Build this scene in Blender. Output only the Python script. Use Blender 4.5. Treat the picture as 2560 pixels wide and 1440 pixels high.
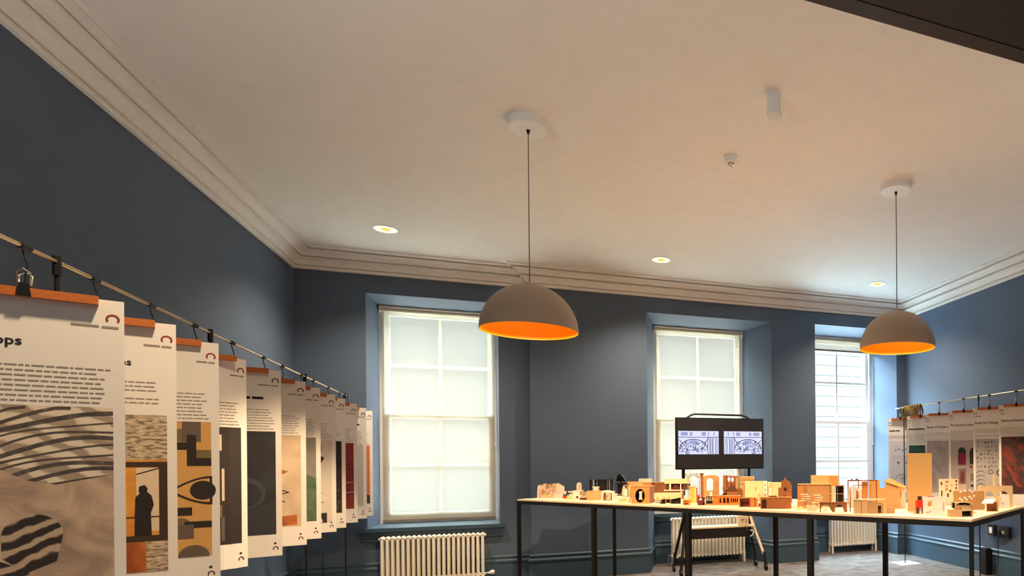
import bpy, math, random
from mathutils import Vector, Matrix
from mathutils.geometry import tessellate_polygon
PI = math.pi
random.seed(7)
for o in list(bpy.data.objects):
    bpy.data.objects.remove(o)
SC = bpy.context.scene
COL = SC.collection

# ------------------------------------------------------------------ camera, sky, exposure
# level camera, 1.35 m above the carpet, turned 22.2 degrees to the right of the room's axis; the lens is shifted (a crop of a wider photograph)
FPX, CX, CY = 1590.0, 1965.0, 1152.0
YAW, ROLL, CAMZ = math.radians(22.2), math.radians(0.5), 1.35
fwd = Vector((math.sin(YAW), math.cos(YAW), 0)); r0 = Vector((math.cos(YAW), -math.sin(YAW), 0)); u0 = Vector((0, 0, 1))
rt = r0*math.cos(ROLL) - u0*math.sin(ROLL); up = u0*math.cos(ROLL) + r0*math.sin(ROLL)
cd = bpy.data.cameras.new('camera'); cam = bpy.data.objects.new('camera', cd); COL.objects.link(cam)
cd.sensor_width = 36; cd.lens = 36*FPX/2560
cd.shift_x = (1280-CX)/2560; cd.shift_y = (CY-720)/2560
cd.clip_start = 0.05; cd.clip_end = 200
m = Matrix((rt, up, -fwd)).transposed().to_4x4(); m.translation = (0, 0, CAMZ)
cam.matrix_world = m
SC.camera = cam

W = bpy.data.worlds.new('overcast_sky'); SC.world = W; W.use_nodes = True
bg = W.node_tree.nodes['Background']
bg.inputs[0].default_value = (0.66, 0.84, 1.0, 1); bg.inputs[1].default_value = 20.0
SC.view_settings.view_transform = 'Standard'; SC.view_settings.look = 'None'
SC.view_settings.exposure = 2.25; SC.view_settings.gamma = 1.0
SC.view_settings.use_curve_mapping = False
SC.cycles.use_denoising = True
SC.cycles.max_bounces = 12; SC.cycles.diffuse_bounces = 8; SC.cycles.transparent_max_bounces = 12
SC.cycles.sample_clamp_indirect = 6.0
PENDANT_W, DOWN_W, FRONT_W, UP_W = 52.0, 64.0, 84.0, 30.0

BLIND_OPEN = 0.37

# ------------------------------------------------------------------ helpers
def lin(c):
    out = []
    for v in c:
        v /= 255.0
        out.append(v/12.92 if v <= 0.04045 else ((v+0.055)/1.055)**2.4)
    return (*out, 1.0)

MATS = {}
def mat(name, col, rough=0.6, var=0.10, scale=30.0, bump=0.0, metal=0.0, spec=0.4, stretch=None, emit=0.0):
    if name in MATS: return MATS[name]
    M = bpy.data.materials.new(name); M.use_nodes = True; MATS[name] = M
    nt = M.node_tree; b = nt.nodes['Principled BSDF']
    b.inputs['Roughness'].default_value = rough; b.inputs['Metallic'].default_value = metal
    b.inputs['Specular IOR Level'].default_value = spec
    c = lin(col)
    if var > 0 or bump > 0:
        tc = nt.nodes.new('ShaderNodeTexCoord'); src = tc.outputs['Object']
        if stretch:
            mp = nt.nodes.new('ShaderNodeMapping'); mp.inputs['Scale'].default_value = stretch
            nt.links.new(src, mp.inputs['Vector']); src = mp.outputs['Vector']
        n = nt.nodes.new('ShaderNodeTexNoise'); n.inputs['Scale'].default_value = scale; n.inputs['Detail'].default_value = 4
        nt.links.new(src, n.inputs['Vector'])
        r = nt.nodes.new('ShaderNodeValToRGB')
        r.color_ramp.elements[0].position = 0.3; r.color_ramp.elements[1].position = 0.7
        r.color_ramp.elements[0].color = (*[x*(1-var) for x in c[:3]], 1)
        r.color_ramp.elements[1].color = (*[min(1, x*(1+var)) for x in c[:3]], 1)
        nt.links.new(n.outputs['Fac'], r.inputs['Fac']); nt.links.new(r.outputs['Color'], b.inputs['Base Color'])
        if bump > 0:
            bn = nt.nodes.new('ShaderNodeBump'); bn.inputs['Strength'].default_value = bump; bn.inputs['Distance'].default_value = 0.004
            nt.links.new(n.outputs['Fac'], bn.inputs['Height']); nt.links.new(bn.outputs['Normal'], b.inputs['Normal'])
    else:
        b.inputs['Base Color'].default_value = c
    if emit:
        b.inputs['Emission Color'].default_value = c; b.inputs['Emission Strength'].default_value = emit
    return M

def emission(name, col, strength):
    if name in MATS: return MATS[name]
    M = bpy.data.materials.new(name); M.use_nodes = True; MATS[name] = M
    nt = M.node_tree; nt.nodes.clear()
    e = nt.nodes.new('ShaderNodeEmission'); e.inputs[0].default_value = lin(col); e.inputs[1].default_value = strength
    o = nt.nodes.new('ShaderNodeOutputMaterial'); nt.links.new(e.outputs[0], o.inputs[0])
    return M

def mix_two(name, build):
    M = bpy.data.materials.new(name); M.use_nodes = True; MATS[name] = M
    nt = M.node_tree; nt.nodes.clear(); build(nt, nt.nodes.new('ShaderNodeOutputMaterial')); return M

def ramp_print(name, stops, tex='noise', scale=6.0, distort=0.0, detail=6.0, stretch=(1, 1, 1), rot=(0, 0, 0), rough=0.7, loc=(0, 0, 0)):
    """flat print: a noise or wave picture in the poster's own coordinates"""
    if name in MATS: return MATS[name]
    M = bpy.data.materials.new(name); M.use_nodes = True; MATS[name] = M
    nt = M.node_tree; b = nt.nodes['Principled BSDF']; b.inputs['Roughness'].default_value = rough
    tc = nt.nodes.new('ShaderNodeTexCoord'); mp = nt.nodes.new('ShaderNodeMapping')
    mp.inputs['Scale'].default_value = stretch; mp.inputs['Rotation'].default_value = rot; mp.inputs['Location'].default_value = loc
    nt.links.new(tc.outputs['Object'], mp.inputs['Vector'])
    if tex == 'wave':
        t = nt.nodes.new('ShaderNodeTexWave'); t.wave_type = 'BANDS'; t.bands_direction = 'Z'
        t.inputs['Distortion'].default_value = distort; t.inputs['Detail'].default_value = detail; t.inputs['Detail Scale'].default_value = 1.6
    elif tex == 'rings':
        t = nt.nodes.new('ShaderNodeTexWave'); t.wave_type = 'RINGS'; t.rings_direction = 'Y'
        t.inputs['Distortion'].default_value = distort; t.inputs['Detail'].default_value = detail; t.inputs['Detail Scale'].default_value = 2.0
    else:
        t = nt.nodes.new('ShaderNodeTexNoise'); t.inputs['Detail'].default_value = detail; t.inputs['Distortion'].default_value = distort
    t.inputs['Scale'].default_value = scale
    nt.links.new(mp.outputs['Vector'], t.inputs['Vector'])
    r = nt.nodes.new('ShaderNodeValToRGB'); cr = r.color_ramp
    while len(cr.elements) < len(stops): cr.elements.new(0.5)
    for e, (p, c) in zip(cr.elements, stops): e.position = p; e.color = lin(c)
    nt.links.new(t.outputs['Fac'], r.inputs['Fac']); nt.links.new(r.outputs['Color'], b.inputs['Base Color'])
    return M

class G:
    """collects faces; build() links them as ONE mesh object. k scales everything (model units to metres)"""
    def __init__(s, k=1.0): s.V = []; s.F = []; s.M = []; s.S = []; s.k = k; s.m = 0
    def _f(s, idx, sm=False): s.F.append(idx); s.M.append(s.m); s.S.append(sm)
    def v(s, *pts):
        n = len(s.V); s.V += [tuple(c*s.k for c in p) for p in pts]; return n
    def box(s, x0, x1, y0, y1, z0, z1):
        n = s.v((x0,y0,z0),(x1,y0,z0),(x1,y1,z0),(x0,y1,z0),(x0,y0,z1),(x1,y0,z1),(x1,y1,z1),(x0,y1,z1))
        for f in ((0,3,2,1),(4,5,6,7),(0,1,5,4),(1,2,6,5),(2,3,7,6),(3,0,4,7)): s._f([n+i for i in f])
        return s
    def face(s, *pts):
        n = s.v(*pts); s._f(list(range(n, n+len(pts)))); return s
    def hull8(s, lo, hi):
        """lo, hi: four points each (a skewed box)"""
        n = s.v(*lo, *hi)
        for f in ((0,3,2,1),(4,5,6,7),(0,1,5,4),(1,2,6,5),(2,3,7,6),(3,0,4,7)): s._f([n+i for i in f])
        return s
    def plate(s, outer, y0, y1, holes=(), axis='y'):
        """outline in (x, z), thickness y0..y1, with holes"""
        loops = [list(outer)] + [list(h) for h in holes]
        flat = [p for l in loops for p in l]
        tris = tessellate_polygon([[Vector((p[0], p[1], 0)) for p in l] for l in loops])
        mk = (lambda a, b, y: (a, y, b)) if axis == 'y' else ((lambda a, b, y: (y, a, b)) if axis == 'x' else (lambda a, b, y: (a, b, y)))
        n0 = s.v(*[mk(p[0], p[1], y0) for p in flat]); n1 = s.v(*[mk(p[0], p[1], y1) for p in flat])
        for t in tris:
            s._f([n0+t[0], n0+t[1], n0+t[2]]); s._f([n1+t[2], n1+t[1], n1+t[0]])
        o = 0
        for l in loops:
            L = len(l)
            for i in range(L):
                j = (i+1) % L; s._f([n0+o+i, n0+o+j, n1+o+j, n1+o+i])
            o += L
        return s
    def tube(s, path, r, n=8, caps=True, closed=False):
        P = [Vector(p) for p in path]; rings = []
        prev = None
        for i, p in enumerate(P):
            if closed: d = P[(i+1) % len(P)] - P[i-1]
            else: d = (P[min(i+1, len(P)-1)] - P[max(i-1, 0)])
            d.normalize()
            if prev is None:
                a = Vector((0, 0, 1)) if abs(d.z) < 0.9 else Vector((1, 0, 0))
                u = d.cross(a).normalized()
            else:
                u = (prev - d*prev.dot(d)).normalized()
            prev = u; w = d.cross(u)
            rr = r[i] if isinstance(r, (list, tuple)) else r
            rings.append(s.v(*[tuple(p + (u*math.cos(2*PI*k/n) + w*math.sin(2*PI*k/n))*rr) for k in range(n)]))
        L = len(rings)
        for i in range(L if closed else L-1):
            a, b = rings[i], rings[(i+1) % L]
            for k in range(n): s._f([a+k, a+(k+1) % n, b+(k+1) % n, b+k], True)
        if caps and not closed:
            s._f([rings[0]+k for k in range(n)][::-1]); s._f([rings[-1]+k for k in range(n)])
        return s
    def lathe(s, prof, c=(0, 0, 0), n=24):
        rings = []
        for r, z in prof:
            if r < 1e-6: rings.append((s.v((c[0], c[1], c[2]+z)), 1))
            else: rings.append((s.v(*[(c[0]+r*math.cos(2*PI*k/n), c[1]+r*math.sin(2*PI*k/n), c[2]+z) for k in range(n)]), n))
        for (a, na), (b, nb) in zip(rings, rings[1:]):
            for k in range(n):
                q = (k+1) % n
                if na == 1 and nb == 1: continue
                if na == 1: s._f([a, b+k, b+q], True)
                elif nb == 1: s._f([a+k, a+q, b], True)
                else: s._f([a+k, a+q, b+q, b+k], True)
        return s
    def cyl(s, c, r, z0, z1, n=16, r1=None):
        return s.lathe([(0, z0), (r, z0), (r if r1 is None else r1, z1), (0, z1)], c, n)
    def ball(s, c, r, n=12, sz=1.0):
        return s.lathe([(r*math.sin(PI*i/8), -r*sz*math.cos(PI*i/8)) for i in range(9)], c, n)
    def build(s, name, mats, parent=None, loc=None, rotz=None):
        me = bpy.data.meshes.new(name); me.from_pydata(s.V, [], s.F)
        mats = mats if isinstance(mats, (list, tuple)) else [mats]
        for mm in mats: me.materials.append(mm)
        me.polygons.foreach_set('material_index', s.M); me.polygons.foreach_set('use_smooth', s.S)
        if any(s.S): me.set_sharp_from_angle(angle=0.7)
        me.update()
        o = bpy.data.objects.new(name, me); COL.objects.link(o)
        if parent is not None: o.parent = parent
        if loc is not None: o.location = loc
        if rotz is not None: o.rotation_euler = (0, 0, rotz)
        return o

def tag(o, label=None, cat=None, group=None, kind=None):
    if label: o['label'] = label
    if cat: o['category'] = cat
    if group: o['group'] = group
    if kind: o['kind'] = kind
    return o
def thing(name, label, cat, loc=(0, 0, 0), rotz=0.0, group=None):
    o = bpy.data.objects.new(name, None); COL.objects.link(o)
    o.empty_display_size = 0.05; o.location = loc; o.rotation_euler = (0, 0, rotz)
    return tag(o, label, cat, group)
def struct(o, label=None): return tag(o, label=label, kind='structure')
def dup(o, parent=None):
    c = o.copy(); COL.objects.link(c)
    if parent is not None: c.parent = parent
    return c
def arc(cx, cz, r, a0, a1, n=10, rz=None):
    rz = r if rz is None else rz
    return [(cx + r*math.cos(math.radians(a0+(a1-a0)*i/n)), cz + rz*math.sin(math.radians(a0+(a1-a0)*i/n))) for i in range(n+1)]
def archp(x0, x1, z0, zs, n=10, rise=None):
    """arch-headed opening: sill z0, springing zs"""
    r = (x1-x0)/2
    return [(x0, z0), (x1, z0)] + arc((x0+x1)/2, zs, r, 0, 180, n, rise)
def rect(x0, x1, z0, z1): return [(x0, z0), (x1, z0), (x1, z1), (x0, z1)]
def text_mesh(body, size, bold=False):
    cu = bpy.data.curves.new('t', 'FONT'); cu.body = body; cu.size = size; cu.resolution_u = 2
    if bold: cu.offset = size*0.018
    o = bpy.data.objects.new('t', cu); COL.objects.link(o)
    dg = bpy.context.evaluated_depsgraph_get(); me = bpy.data.meshes.new_from_object(o.evaluated_get(dg))
    bpy.data.objects.remove(o); bpy.data.curves.remove(cu)
    vs = [v.co.copy() for v in me.vertices]; fs = [list(p.vertices) for p in me.polygons]
    bpy.data.meshes.remove(me); return vs, fs

# ------------------------------------------------------------------ materials of the room
m_wall = mat('slate_blue_paint', (78, 93, 113), 0.62, 0.05, 60, 0.05)
m_skirt = mat('slate_blue_gloss_darkened', (62, 84, 100), 0.38, 0.04, 40)  # glossier wall paint; dimmer light low down put into a darker tone
m_ceil = mat('white_ceiling_paint', (232, 228, 222), 0.8, 0.02, 8)
m_corn = mat('white_plaster', (228, 224, 218), 0.7, 0.03, 30)
m_beam = mat('black_brown_paint', (30, 27, 29), 0.6, 0.08, 40)
m_white = mat('white_gloss_paint', (236, 238, 236), 0.4, 0.02, 30)
m_cream = mat('cream_enamel', (246, 240, 226), 0.35, 0.02, 30)
m_black = mat('black_powder_coat', (16, 15, 16), 0.5, 0.1, 60)
m_steel = mat('brushed_steel', (190, 186, 178), 0.3, 0.05, 200, metal=1.0)
m_brass = mat('polished_steel_tube', (236, 214, 164), 0.25, 0.04, 200, metal=1.0)
m_shade = mat('grey_taupe_lacquer', (186, 172, 158), 0.55, 0.06, 140, 0.05)
m_ply = mat('pale_birch_plywood', (226, 200, 164), 0.55, 0.08, 14, stretch=(1, 8, 1))
m_wood = mat('orange_pine', (196, 128, 70), 0.5, 0.18, 10, stretch=(2, 20, 20))
def _carpet(nt, out):
    b = nt.nodes.new('ShaderNodeBsdfPrincipled'); b.inputs['Roughness'].default_value = 0.95; b.inputs['Specular IOR Level'].default_value = 0.1
    tc = nt.nodes.new('ShaderNodeTexCoord'); n = nt.nodes.new('ShaderNodeTexNoise'); n.inputs['Scale'].default_value = 90; n.inputs['Detail'].default_value = 6
    n2 = nt.nodes.new('ShaderNodeTexNoise'); n2.inputs['Scale'].default_value = 7; n2.inputs['Detail'].default_value = 5
    nt.links.new(tc.outputs['Object'], n.inputs['Vector']); nt.links.new(tc.outputs['Object'], n2.inputs['Vector'])
    a = nt.nodes.new('ShaderNodeMath'); a.operation = 'ADD'; nt.links.new(n.outputs['Fac'], a.inputs[0]); nt.links.new(n2.outputs['Fac'], a.inputs[1])
    r = nt.nodes.new('ShaderNodeValToRGB'); r.color_ramp.elements[0].position = 0.35; r.color_ramp.elements[1].position = 0.68
    h = nt.nodes.new('ShaderNodeMath'); h.operation = 'MULTIPLY'; h.inputs[1].default_value = 0.5; nt.links.new(a.outputs[0], h.inputs[0])
    r.color_ramp.elements[0].color = lin((84, 78, 74)); r.color_ramp.elements[1].color = lin((134, 128, 124))
    nt.links.new(h.outputs[0], r.inputs['Fac']); nt.links.new(r.outputs[0], b.inputs['Base Color'])
    bn = nt.nodes.new('ShaderNodeBump'); bn.inputs['Strength'].default_value = 0.5; bn.inputs['Distance'].default_value = 0.006
    nt.links.new(n.outputs['Fac'], bn.inputs['Height']); nt.links.new(bn.outputs[0], b.inputs['Normal']); nt.links.new(b.outputs[0], out.inputs[0])
m_carpet = mix_two('mottled_grey_carpet', _carpet)
def _blind(nt, out):
    # woven screen fabric: part diffuse, part translucent, part light scattered forwards through the open weave
    t = nt.nodes.new('ShaderNodeBsdfTranslucent'); t.inputs[0].default_value = (0.70, 0.58, 0.46, 1)
    d = nt.nodes.new('ShaderNodeBsdfDiffuse'); d.inputs[0].default_value = (0.62, 0.58, 0.48, 1)
    f = nt.nodes.new('ShaderNodeBsdfRefraction'); f.inputs['Color'].default_value = (0.96, 0.76, 0.60, 1); f.inputs['Roughness'].default_value = 0.3; f.inputs['IOR'].default_value = 1.22
    x = nt.nodes.new('ShaderNodeMixShader'); x.inputs[0].default_value = 0.96
    nt.links.new(t.outputs[0], x.inputs[1]); nt.links.new(d.outputs[0], x.inputs[2])
    y = nt.nodes.new('ShaderNodeMixShader'); y.inputs[0].default_value = BLIND_OPEN
    nt.links.new(x.outputs[0], y.inputs[1]); nt.links.new(f.outputs[0], y.inputs[2]); nt.links.new(y.outputs[0], out.inputs[0])
m_blind = mix_two('cream_blind_fabric', _blind)
def _glass(nt, out):
    t = nt.nodes.new('ShaderNodeBsdfTransparent'); t.inputs[0].default_value = (0.93, 0.97, 0.97, 1)
    g = nt.nodes.new('ShaderNodeBsdfGlossy'); g.inputs['Roughness'].default_value = 0.02
    x = nt.nodes.new('ShaderNodeMixShader'); x.inputs[0].default_value = 0.06
    nt.links.new(t.outputs[0], x.inputs[1]); nt.links.new(g.outputs[0], x.inputs[2]); nt.links.new(x.outputs[0], out.inputs[0])
m_glass = mix_two('window_glass', _glass)

# ------------------------------------------------------------------ room shell
XL, XR, YB, YBL, ZC, YF, XS = -2.2, 5.06, 7.838, 7.938, 3.573, -2.2, 0.043
YR = 8.47                      # back of the window recesses
struct(G().box(XL-.15, XR+.15, YF-.15, YR+.12, -.1, 0).build('floor', m_carpet))
struct(G().box(XL-.15, XR+.15, YF-.15, YR+.28, ZC, ZC+.12).build('ceiling', m_ceil))
struct(G().box(XL-.15, XL, YF, YR+.3, 0, ZC).build('wall_left', m_wall))
struct(G().box(XR, XR+.15, YF, YR+.3, 0, ZC).build('wall_right', m_wall))
struct(G().box(XL-.15, XR+.15, YF-.15, YF, 0, ZC).build('wall_front', m_wall))
# back wall: outer stone skin with the splayed window reveals cut through it
W1 = dict(f=(-1.570, -.285), b=(-1.542, -.322), z=(.655, 3.174), zb=3.150, yf=YBL)
W2 = dict(f=(1.372, 3.005), b=(1.552, 2.800), z=(0, 3.182), zb=3.148, yf=YB)
W3 = dict(f=(3.638, 4.922), b=(3.700, 4.868), z=(0, 3.202), zb=3.165, yf=YB)
YBK = 8.40                     # where the reveals end: the blind plane
g = G()
def wall_strip(x0, x1, y, z0, z1): g.box(x0, x1, y, YR+.28, z0, z1)
wall_strip(XL, W1['f'][0], YBL, 0, ZC); wall_strip(W1['f'][1], XS, YBL, 0, ZC)
wall_strip(W1['f'][0], W1['f'][1], YBL, 0, W1['z'][0]-.002); wall_strip(W1['f'][0], W1['f'][1], YBL, W1['z'][1], ZC)
wall_strip(XS, W2['f'][0], YB, 0, ZC); wall_strip(W2['f'][1], W3['f'][0], YB, 0, ZC); wall_strip(W3['f'][1], XR, YB, 0, ZC)
for w in (W2, W3):
    wall_strip(w['f'][0], w['f'][1], YB, w['z'][1], ZC)
for w in (W1, W2, W3):         # splayed cheeks and head
    (a, b), (c, d), z0, z1, zb, yf = w['f'], w['b'], w['z'][0], w['z'][1], w['zb'], w['yf']
    ye = YR+.28
    g.hull8(((a, yf, z0), (a+.0005, yf, z0), (c, YBK, z0), (a, YBK, z0)), ((a, yf, z1), (a+.0005, yf, z1), (c, YBK, z1), (a, YBK, z1)))
    g.hull8(((b-.0005, yf, z0), (b, yf, z0), (b, YBK, z0), (d, YBK, z0)), ((b-.0005, yf, z1), (b, yf, z1), (b, YBK, z1), (d, YBK, z1)))
    g.box(a, c, YBK, ye, z0, z1); g.box(d, b, YBK, ye, z0, z1)
    g.hull8(((a, yf, z1-.0005), (b, yf, z1-.0005), (b, YBK, zb), (a, YBK, zb)), ((a, yf, z1), (b, yf, z1), (b, YBK, z1), (a, YBK, z1)))
    g.box(a, b, YBK, ye, zb, z1)
for w in (W2, W3):             # panel under the sill, at the back of the recess
    g.box(w['b'][0], w['b'][1], YR, YR+.28, 0, .60)
struct(g.build('wall_back', m_wall))
# dropped beam over the camera
bm = G(); bm.box(XL, XR, 1.46, 1.762, 2.80, ZC); struct(bm.build('trim_1', m_beam))
struct(G().box(XL, XR, 1.768, 1.828, 2.80, ZC).build('trim_2', mat('black_brown_edge_board', (44, 41, 43), 0.55, 0.06, 40)))

def run(profile, name, material, kind, p0, p1, ends):
    """sweep a wall profile (out from wall, z) from p0 to p1 along a wall whose room side is on the left of the walk; ends: mitre +1 inside corner, -1 outside, 0 square"""
    p0 = Vector((*p0, 0)); p1 = Vector((*p1, 0)); d = (p1-p0).normalized(); nrm = Vector((-d.y, d.x, 0))
    gg = G(); A = []; B = []
    for (o, z) in profile:
        A.append(p0 + nrm*o + d*(o*ends[0]) + Vector((0, 0, z))); B.append(p1 + nrm*o - d*(o*ends[1]) + Vector((0, 0, z)))
    n = len(profile); a = gg.v(*[tuple(p) for p in A]); b = gg.v(*[tuple(p) for p in B])
    for i in range(n-1): gg._f([a+i, b+i, b+i+1, a+i+1])
    gg._f([a+i for i in range(n)][::-1]); gg._f([b+i for i in range(n)])
    return struct(gg.build(name, material))
CORN = [(0, 3.37), (.024, 3.37), (.034, 3.378), (.034, 3.396), (.016, 3.398), (.016, 3.408), (.040, 3.410), (.048, 3.424), (.058, 3.442), (.076, 3.456), (.096, 3.462), (.096, 3.472), (.070, 3.474), (.070, 3.486), (.104, 3.488),
        (.112, 3.504), (.128, 3.518), (.152, 3.528), (.172, 3.530), (.172, 3.538), (.146, 3.540), (.146, 3.550), (.190, 3.551), (.206, 3.556), (.226, 3.560), (.226, ZC), (0, ZC)]
run(CORN, 'trim_3', m_corn, 'structure', (XL, YBL), (XL, 1.83), (1, 0))
run(CORN, 'trim_4', m_corn, 'structure', (XS, YBL), (XL, YBL), (1, 1))
run(CORN, 'trim_5', m_corn, 'structure', (XS, YB), (XS, YBL), (-1, 1))
run(CORN, 'trim_6', m_corn, 'structure', (XR, YB), (XS, YB), (1, -1))
run(CORN, 'trim_7', m_corn, 'structure', (XR, 1.83), (XR, YB), (0, 1))
SK = [(0, 0), (.024, 0), (.024, .222), (.032, .226), (.032, .240), (.020, .250), (.014, .262), (.014, .276), (.022, .282), (.020, .292), (.006, .304), (0, .304)]
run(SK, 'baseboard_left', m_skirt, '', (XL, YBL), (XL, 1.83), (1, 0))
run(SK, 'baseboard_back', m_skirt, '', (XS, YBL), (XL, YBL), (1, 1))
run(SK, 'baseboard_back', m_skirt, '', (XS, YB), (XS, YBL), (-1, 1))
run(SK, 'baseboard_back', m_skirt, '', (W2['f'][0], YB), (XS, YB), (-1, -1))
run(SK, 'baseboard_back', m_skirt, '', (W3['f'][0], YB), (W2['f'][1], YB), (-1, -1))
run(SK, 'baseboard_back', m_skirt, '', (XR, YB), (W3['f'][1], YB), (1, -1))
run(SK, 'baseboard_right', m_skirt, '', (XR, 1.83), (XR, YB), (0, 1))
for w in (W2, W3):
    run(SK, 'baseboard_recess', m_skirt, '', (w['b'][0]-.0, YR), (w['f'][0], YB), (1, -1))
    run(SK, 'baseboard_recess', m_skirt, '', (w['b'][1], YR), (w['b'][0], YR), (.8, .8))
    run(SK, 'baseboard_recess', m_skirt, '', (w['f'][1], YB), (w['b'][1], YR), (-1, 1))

# ------------------------------------------------------------------ windows
def window(n, w, sill_z, bars=True):
    x0, x1 = w['b']; z0, z1 = sill_z, w['zb']; ya, yb = YBK+.032, YR+.22
    root = bpy.data.objects.new('window_%d' % n, None); COL.objects.link(root); root.location = ((x0+x1)/2, ya, z0); struct(root)
    L = Matrix.Translation((-(x0+x1)/2, -ya, -z0))
    def P(gg, name, mt, par=None):
        gg.V = [tuple(L @ Vector(v)) for v in gg.V]; return gg.build(name, mt, par or root)
    fr = .055
    P(G().box(x0, x0+fr, ya, yb, z0, z1).box(x1-fr, x1, ya, yb, z0, z1).box(x0+fr, x1-fr, ya, yb, z1-fr, z1).box(x0+fr, x1-fr, ya, yb, z0, z0+.045), 'frame', m_white)
    ix0, ix1, iz0, iz1 = x0+fr, x1-fr, z0+.045, z1-fr
    zm = (iz0+iz1)/2
    for k, (a, b, y) in enumerate(((zm-.02, iz1, ya+.044), (iz0, zm+.02, ya+.002))):
        st = .048; r = P(G().box(ix0, ix0+st, y, y+.04, a, b).box(ix1-st, ix1, y, y+.04, a, b).box(ix0+st, ix1-st, y, y+.04, a, a+(.04 if k == 0 else .075)).box(ix0+st, ix1-st, y, y+.04, b-.042, b), 'sash', m_white)
        pa, pb = a+(.04 if k == 0 else .075), b-.042; xm = (ix0+ix1)/2; zc = (pa+pb)/2
        P(G().box(xm-.014, xm+.014, y+.004, y+.036, pa, pb), 'glazing_bar', m_white, r)
        for (q0, q1) in ((ix0+st, xm-.014), (xm+.014, ix1-st)):
            P(G().box(q0, q1, y+.004, y+.036, zc-.014, zc+.014), 'glazing_bar', m_white, r)
            for (e0, e1) in ((pa, zc-.014), (zc+.014, pb)):
                P(G().box(q0, q1, y+.018, y+.021, e0, e1), 'pane', m_glass, r)
    return root
window(1, W1, .668); window(2, W2, .665); window(3, W3, .665)
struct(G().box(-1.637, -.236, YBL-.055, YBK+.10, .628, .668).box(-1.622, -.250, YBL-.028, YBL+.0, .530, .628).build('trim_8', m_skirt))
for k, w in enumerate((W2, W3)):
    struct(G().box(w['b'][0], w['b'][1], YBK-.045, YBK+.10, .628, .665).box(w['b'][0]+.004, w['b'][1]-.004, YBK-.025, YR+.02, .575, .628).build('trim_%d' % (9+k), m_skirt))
def blind(w, zbot, label, ya=YBK-.0):
    x0, x1 = w['b'][0]+.014, w['b'][1]-.014; zt = w['zb']-.012
    t = thing('roller_blind', label, 'blind', ((x0+x1)/2, ya, zt), 0, 'cream roller blinds')
    h = (x1-x0)/2
    r = G(); r.tube([(-h+.012, .0, -.03), (h-.012, .0, -.03)], .021, 14); r.build('roller', m_blind, t)
    G().box(-h, -h+.01, -.028, .028, -.062, 0).build('bracket', m_white, t); G().box(h-.01, h, -.028, .028, -.062, 0).build('bracket', m_white, t)
    G().box(-h, h, -.012, .028, -.004, .010).build('head_rail', m_white, t)
    f = G().face((-h+.018, .024, zbot-zt+.02), (h-.018, .024, zbot-zt+.02), (h-.018, .024, -.03), (-h+.018, .024, -.03)); f = f.build('fabric', m_blind, t)
    bb = G(); bb.box(-h+.016, h-.016, .012, .028, zbot-zt, zbot-zt+.026); bb.build('bottom_bar', mat('taupe_plastic', (150, 134, 116), .5, .04), f)
    c = G(); c.tube([(h-.006, -.012, -.03), (h-.006, -.012, -1.55)], .0022, 5); c.tube([(h-.006, .004, -.03), (h-.006, .004, -1.55)], .0022, 5); c.build('pull_chain', m_white, t)
    G().ball((h-.006, -.004, -1.56), .012, 8).build('chain_weight', m_white, t)
    return t
blind(W1, .690, 'cream roller blind pulled down over the tall window above the nearest radiator')
blind(W2, .735, 'cream roller blind pulled down behind the television screen')
blind(W3, 2.955, 'cream roller blind rolled almost fully up, beside the far pendant lamp')
for x, z, lb in ((-.581, 1.628, 'upper of two made-up glowing balls standing for sparkles on the blind'), (-.458, 1.438, 'lower of two made-up glowing balls standing for sparkles on the blind')):
    t = thing('blind_sparkle', lb, 'lamp', (x, YBK-.002, z), 0, 'made-up sparkles at the window blind')  # glowing ball and cap made up to stand for a sparkle on the blind
    G().ball((0, 0, 0), .018, 10).build('bulb', emission('sparkle_glow', (255, 222, 130), 1.2), t)
    G().lathe([(0, .012), (.006, .012), (.006, .026), (0, .026)], n=8).build('cap', m_white, t)
# outside: iron bars across the uncovered window and the pale wall of the house opposite
gr = thing('window_grille', 'row of thin dark horizontal bars outside the uncovered window', 'grille', (4.28, YR+.34, .7))
for i in range(16):
    G().tube([(-.72, 0, .06+i*.158), (.72, 0, .06+i*.158)], .006, 6).build('bar', mat('grey_iron', (44, 50, 54), .6, .1), gr)
for sx in (-.72, .72): G().tube([(sx, .01, -.7), (sx, .01, 2.6)], .008, 6).build('upright', MATS['grey_iron'], gr)
def _brick(nt, out):
    b = nt.nodes.new('ShaderNodeBsdfPrincipled'); b.inputs['Roughness'].default_value = .8
    tc = nt.nodes.new('ShaderNodeTexCoord'); mp = nt.nodes.new('ShaderNodeMapping'); mp.inputs['Rotation'].default_value = (PI/2, 0, 0)
    br = nt.nodes.new('ShaderNodeTexBrick'); br.inputs['Scale'].default_value = 4.0
    br.inputs['Color1'].default_value = lin((42, 43, 43)); br.inputs['Color2'].default_value = lin((38, 39, 39)); br.inputs['Mortar'].default_value = lin((30, 32, 33)); br.inputs['Mortar Size'].default_value = .012
    nt.links.new(tc.outputs['Object'], mp.inputs[0]); nt.links.new(mp.outputs[0], br.inputs[0]); nt.links.new(br.outputs[0], b.inputs['Base Color']); nt.links.new(b.outputs[0], out.inputs[0])
struct(G().box(XL-6, XR+8, YR+.02, YR+.28, ZC+.12, 9.0).build('wall_upper_unseen', mat('grey_stone', (120, 116, 110), .8, .1, 6)))  # unseen upper storey, added to keep skylight off the wall opposite
tag(struct(G().box(-20, 30, 16.0, 16.3, -.7, 6.5).build('wall_outside', mix_two('whitewashed_brick', _brick))))
struct(G().box(-30, 40, YR+.30, 16.0, -.8, -.7).build('ground', mat('pale_paving', (204, 202, 196), .8, .06, 3)))

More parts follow.
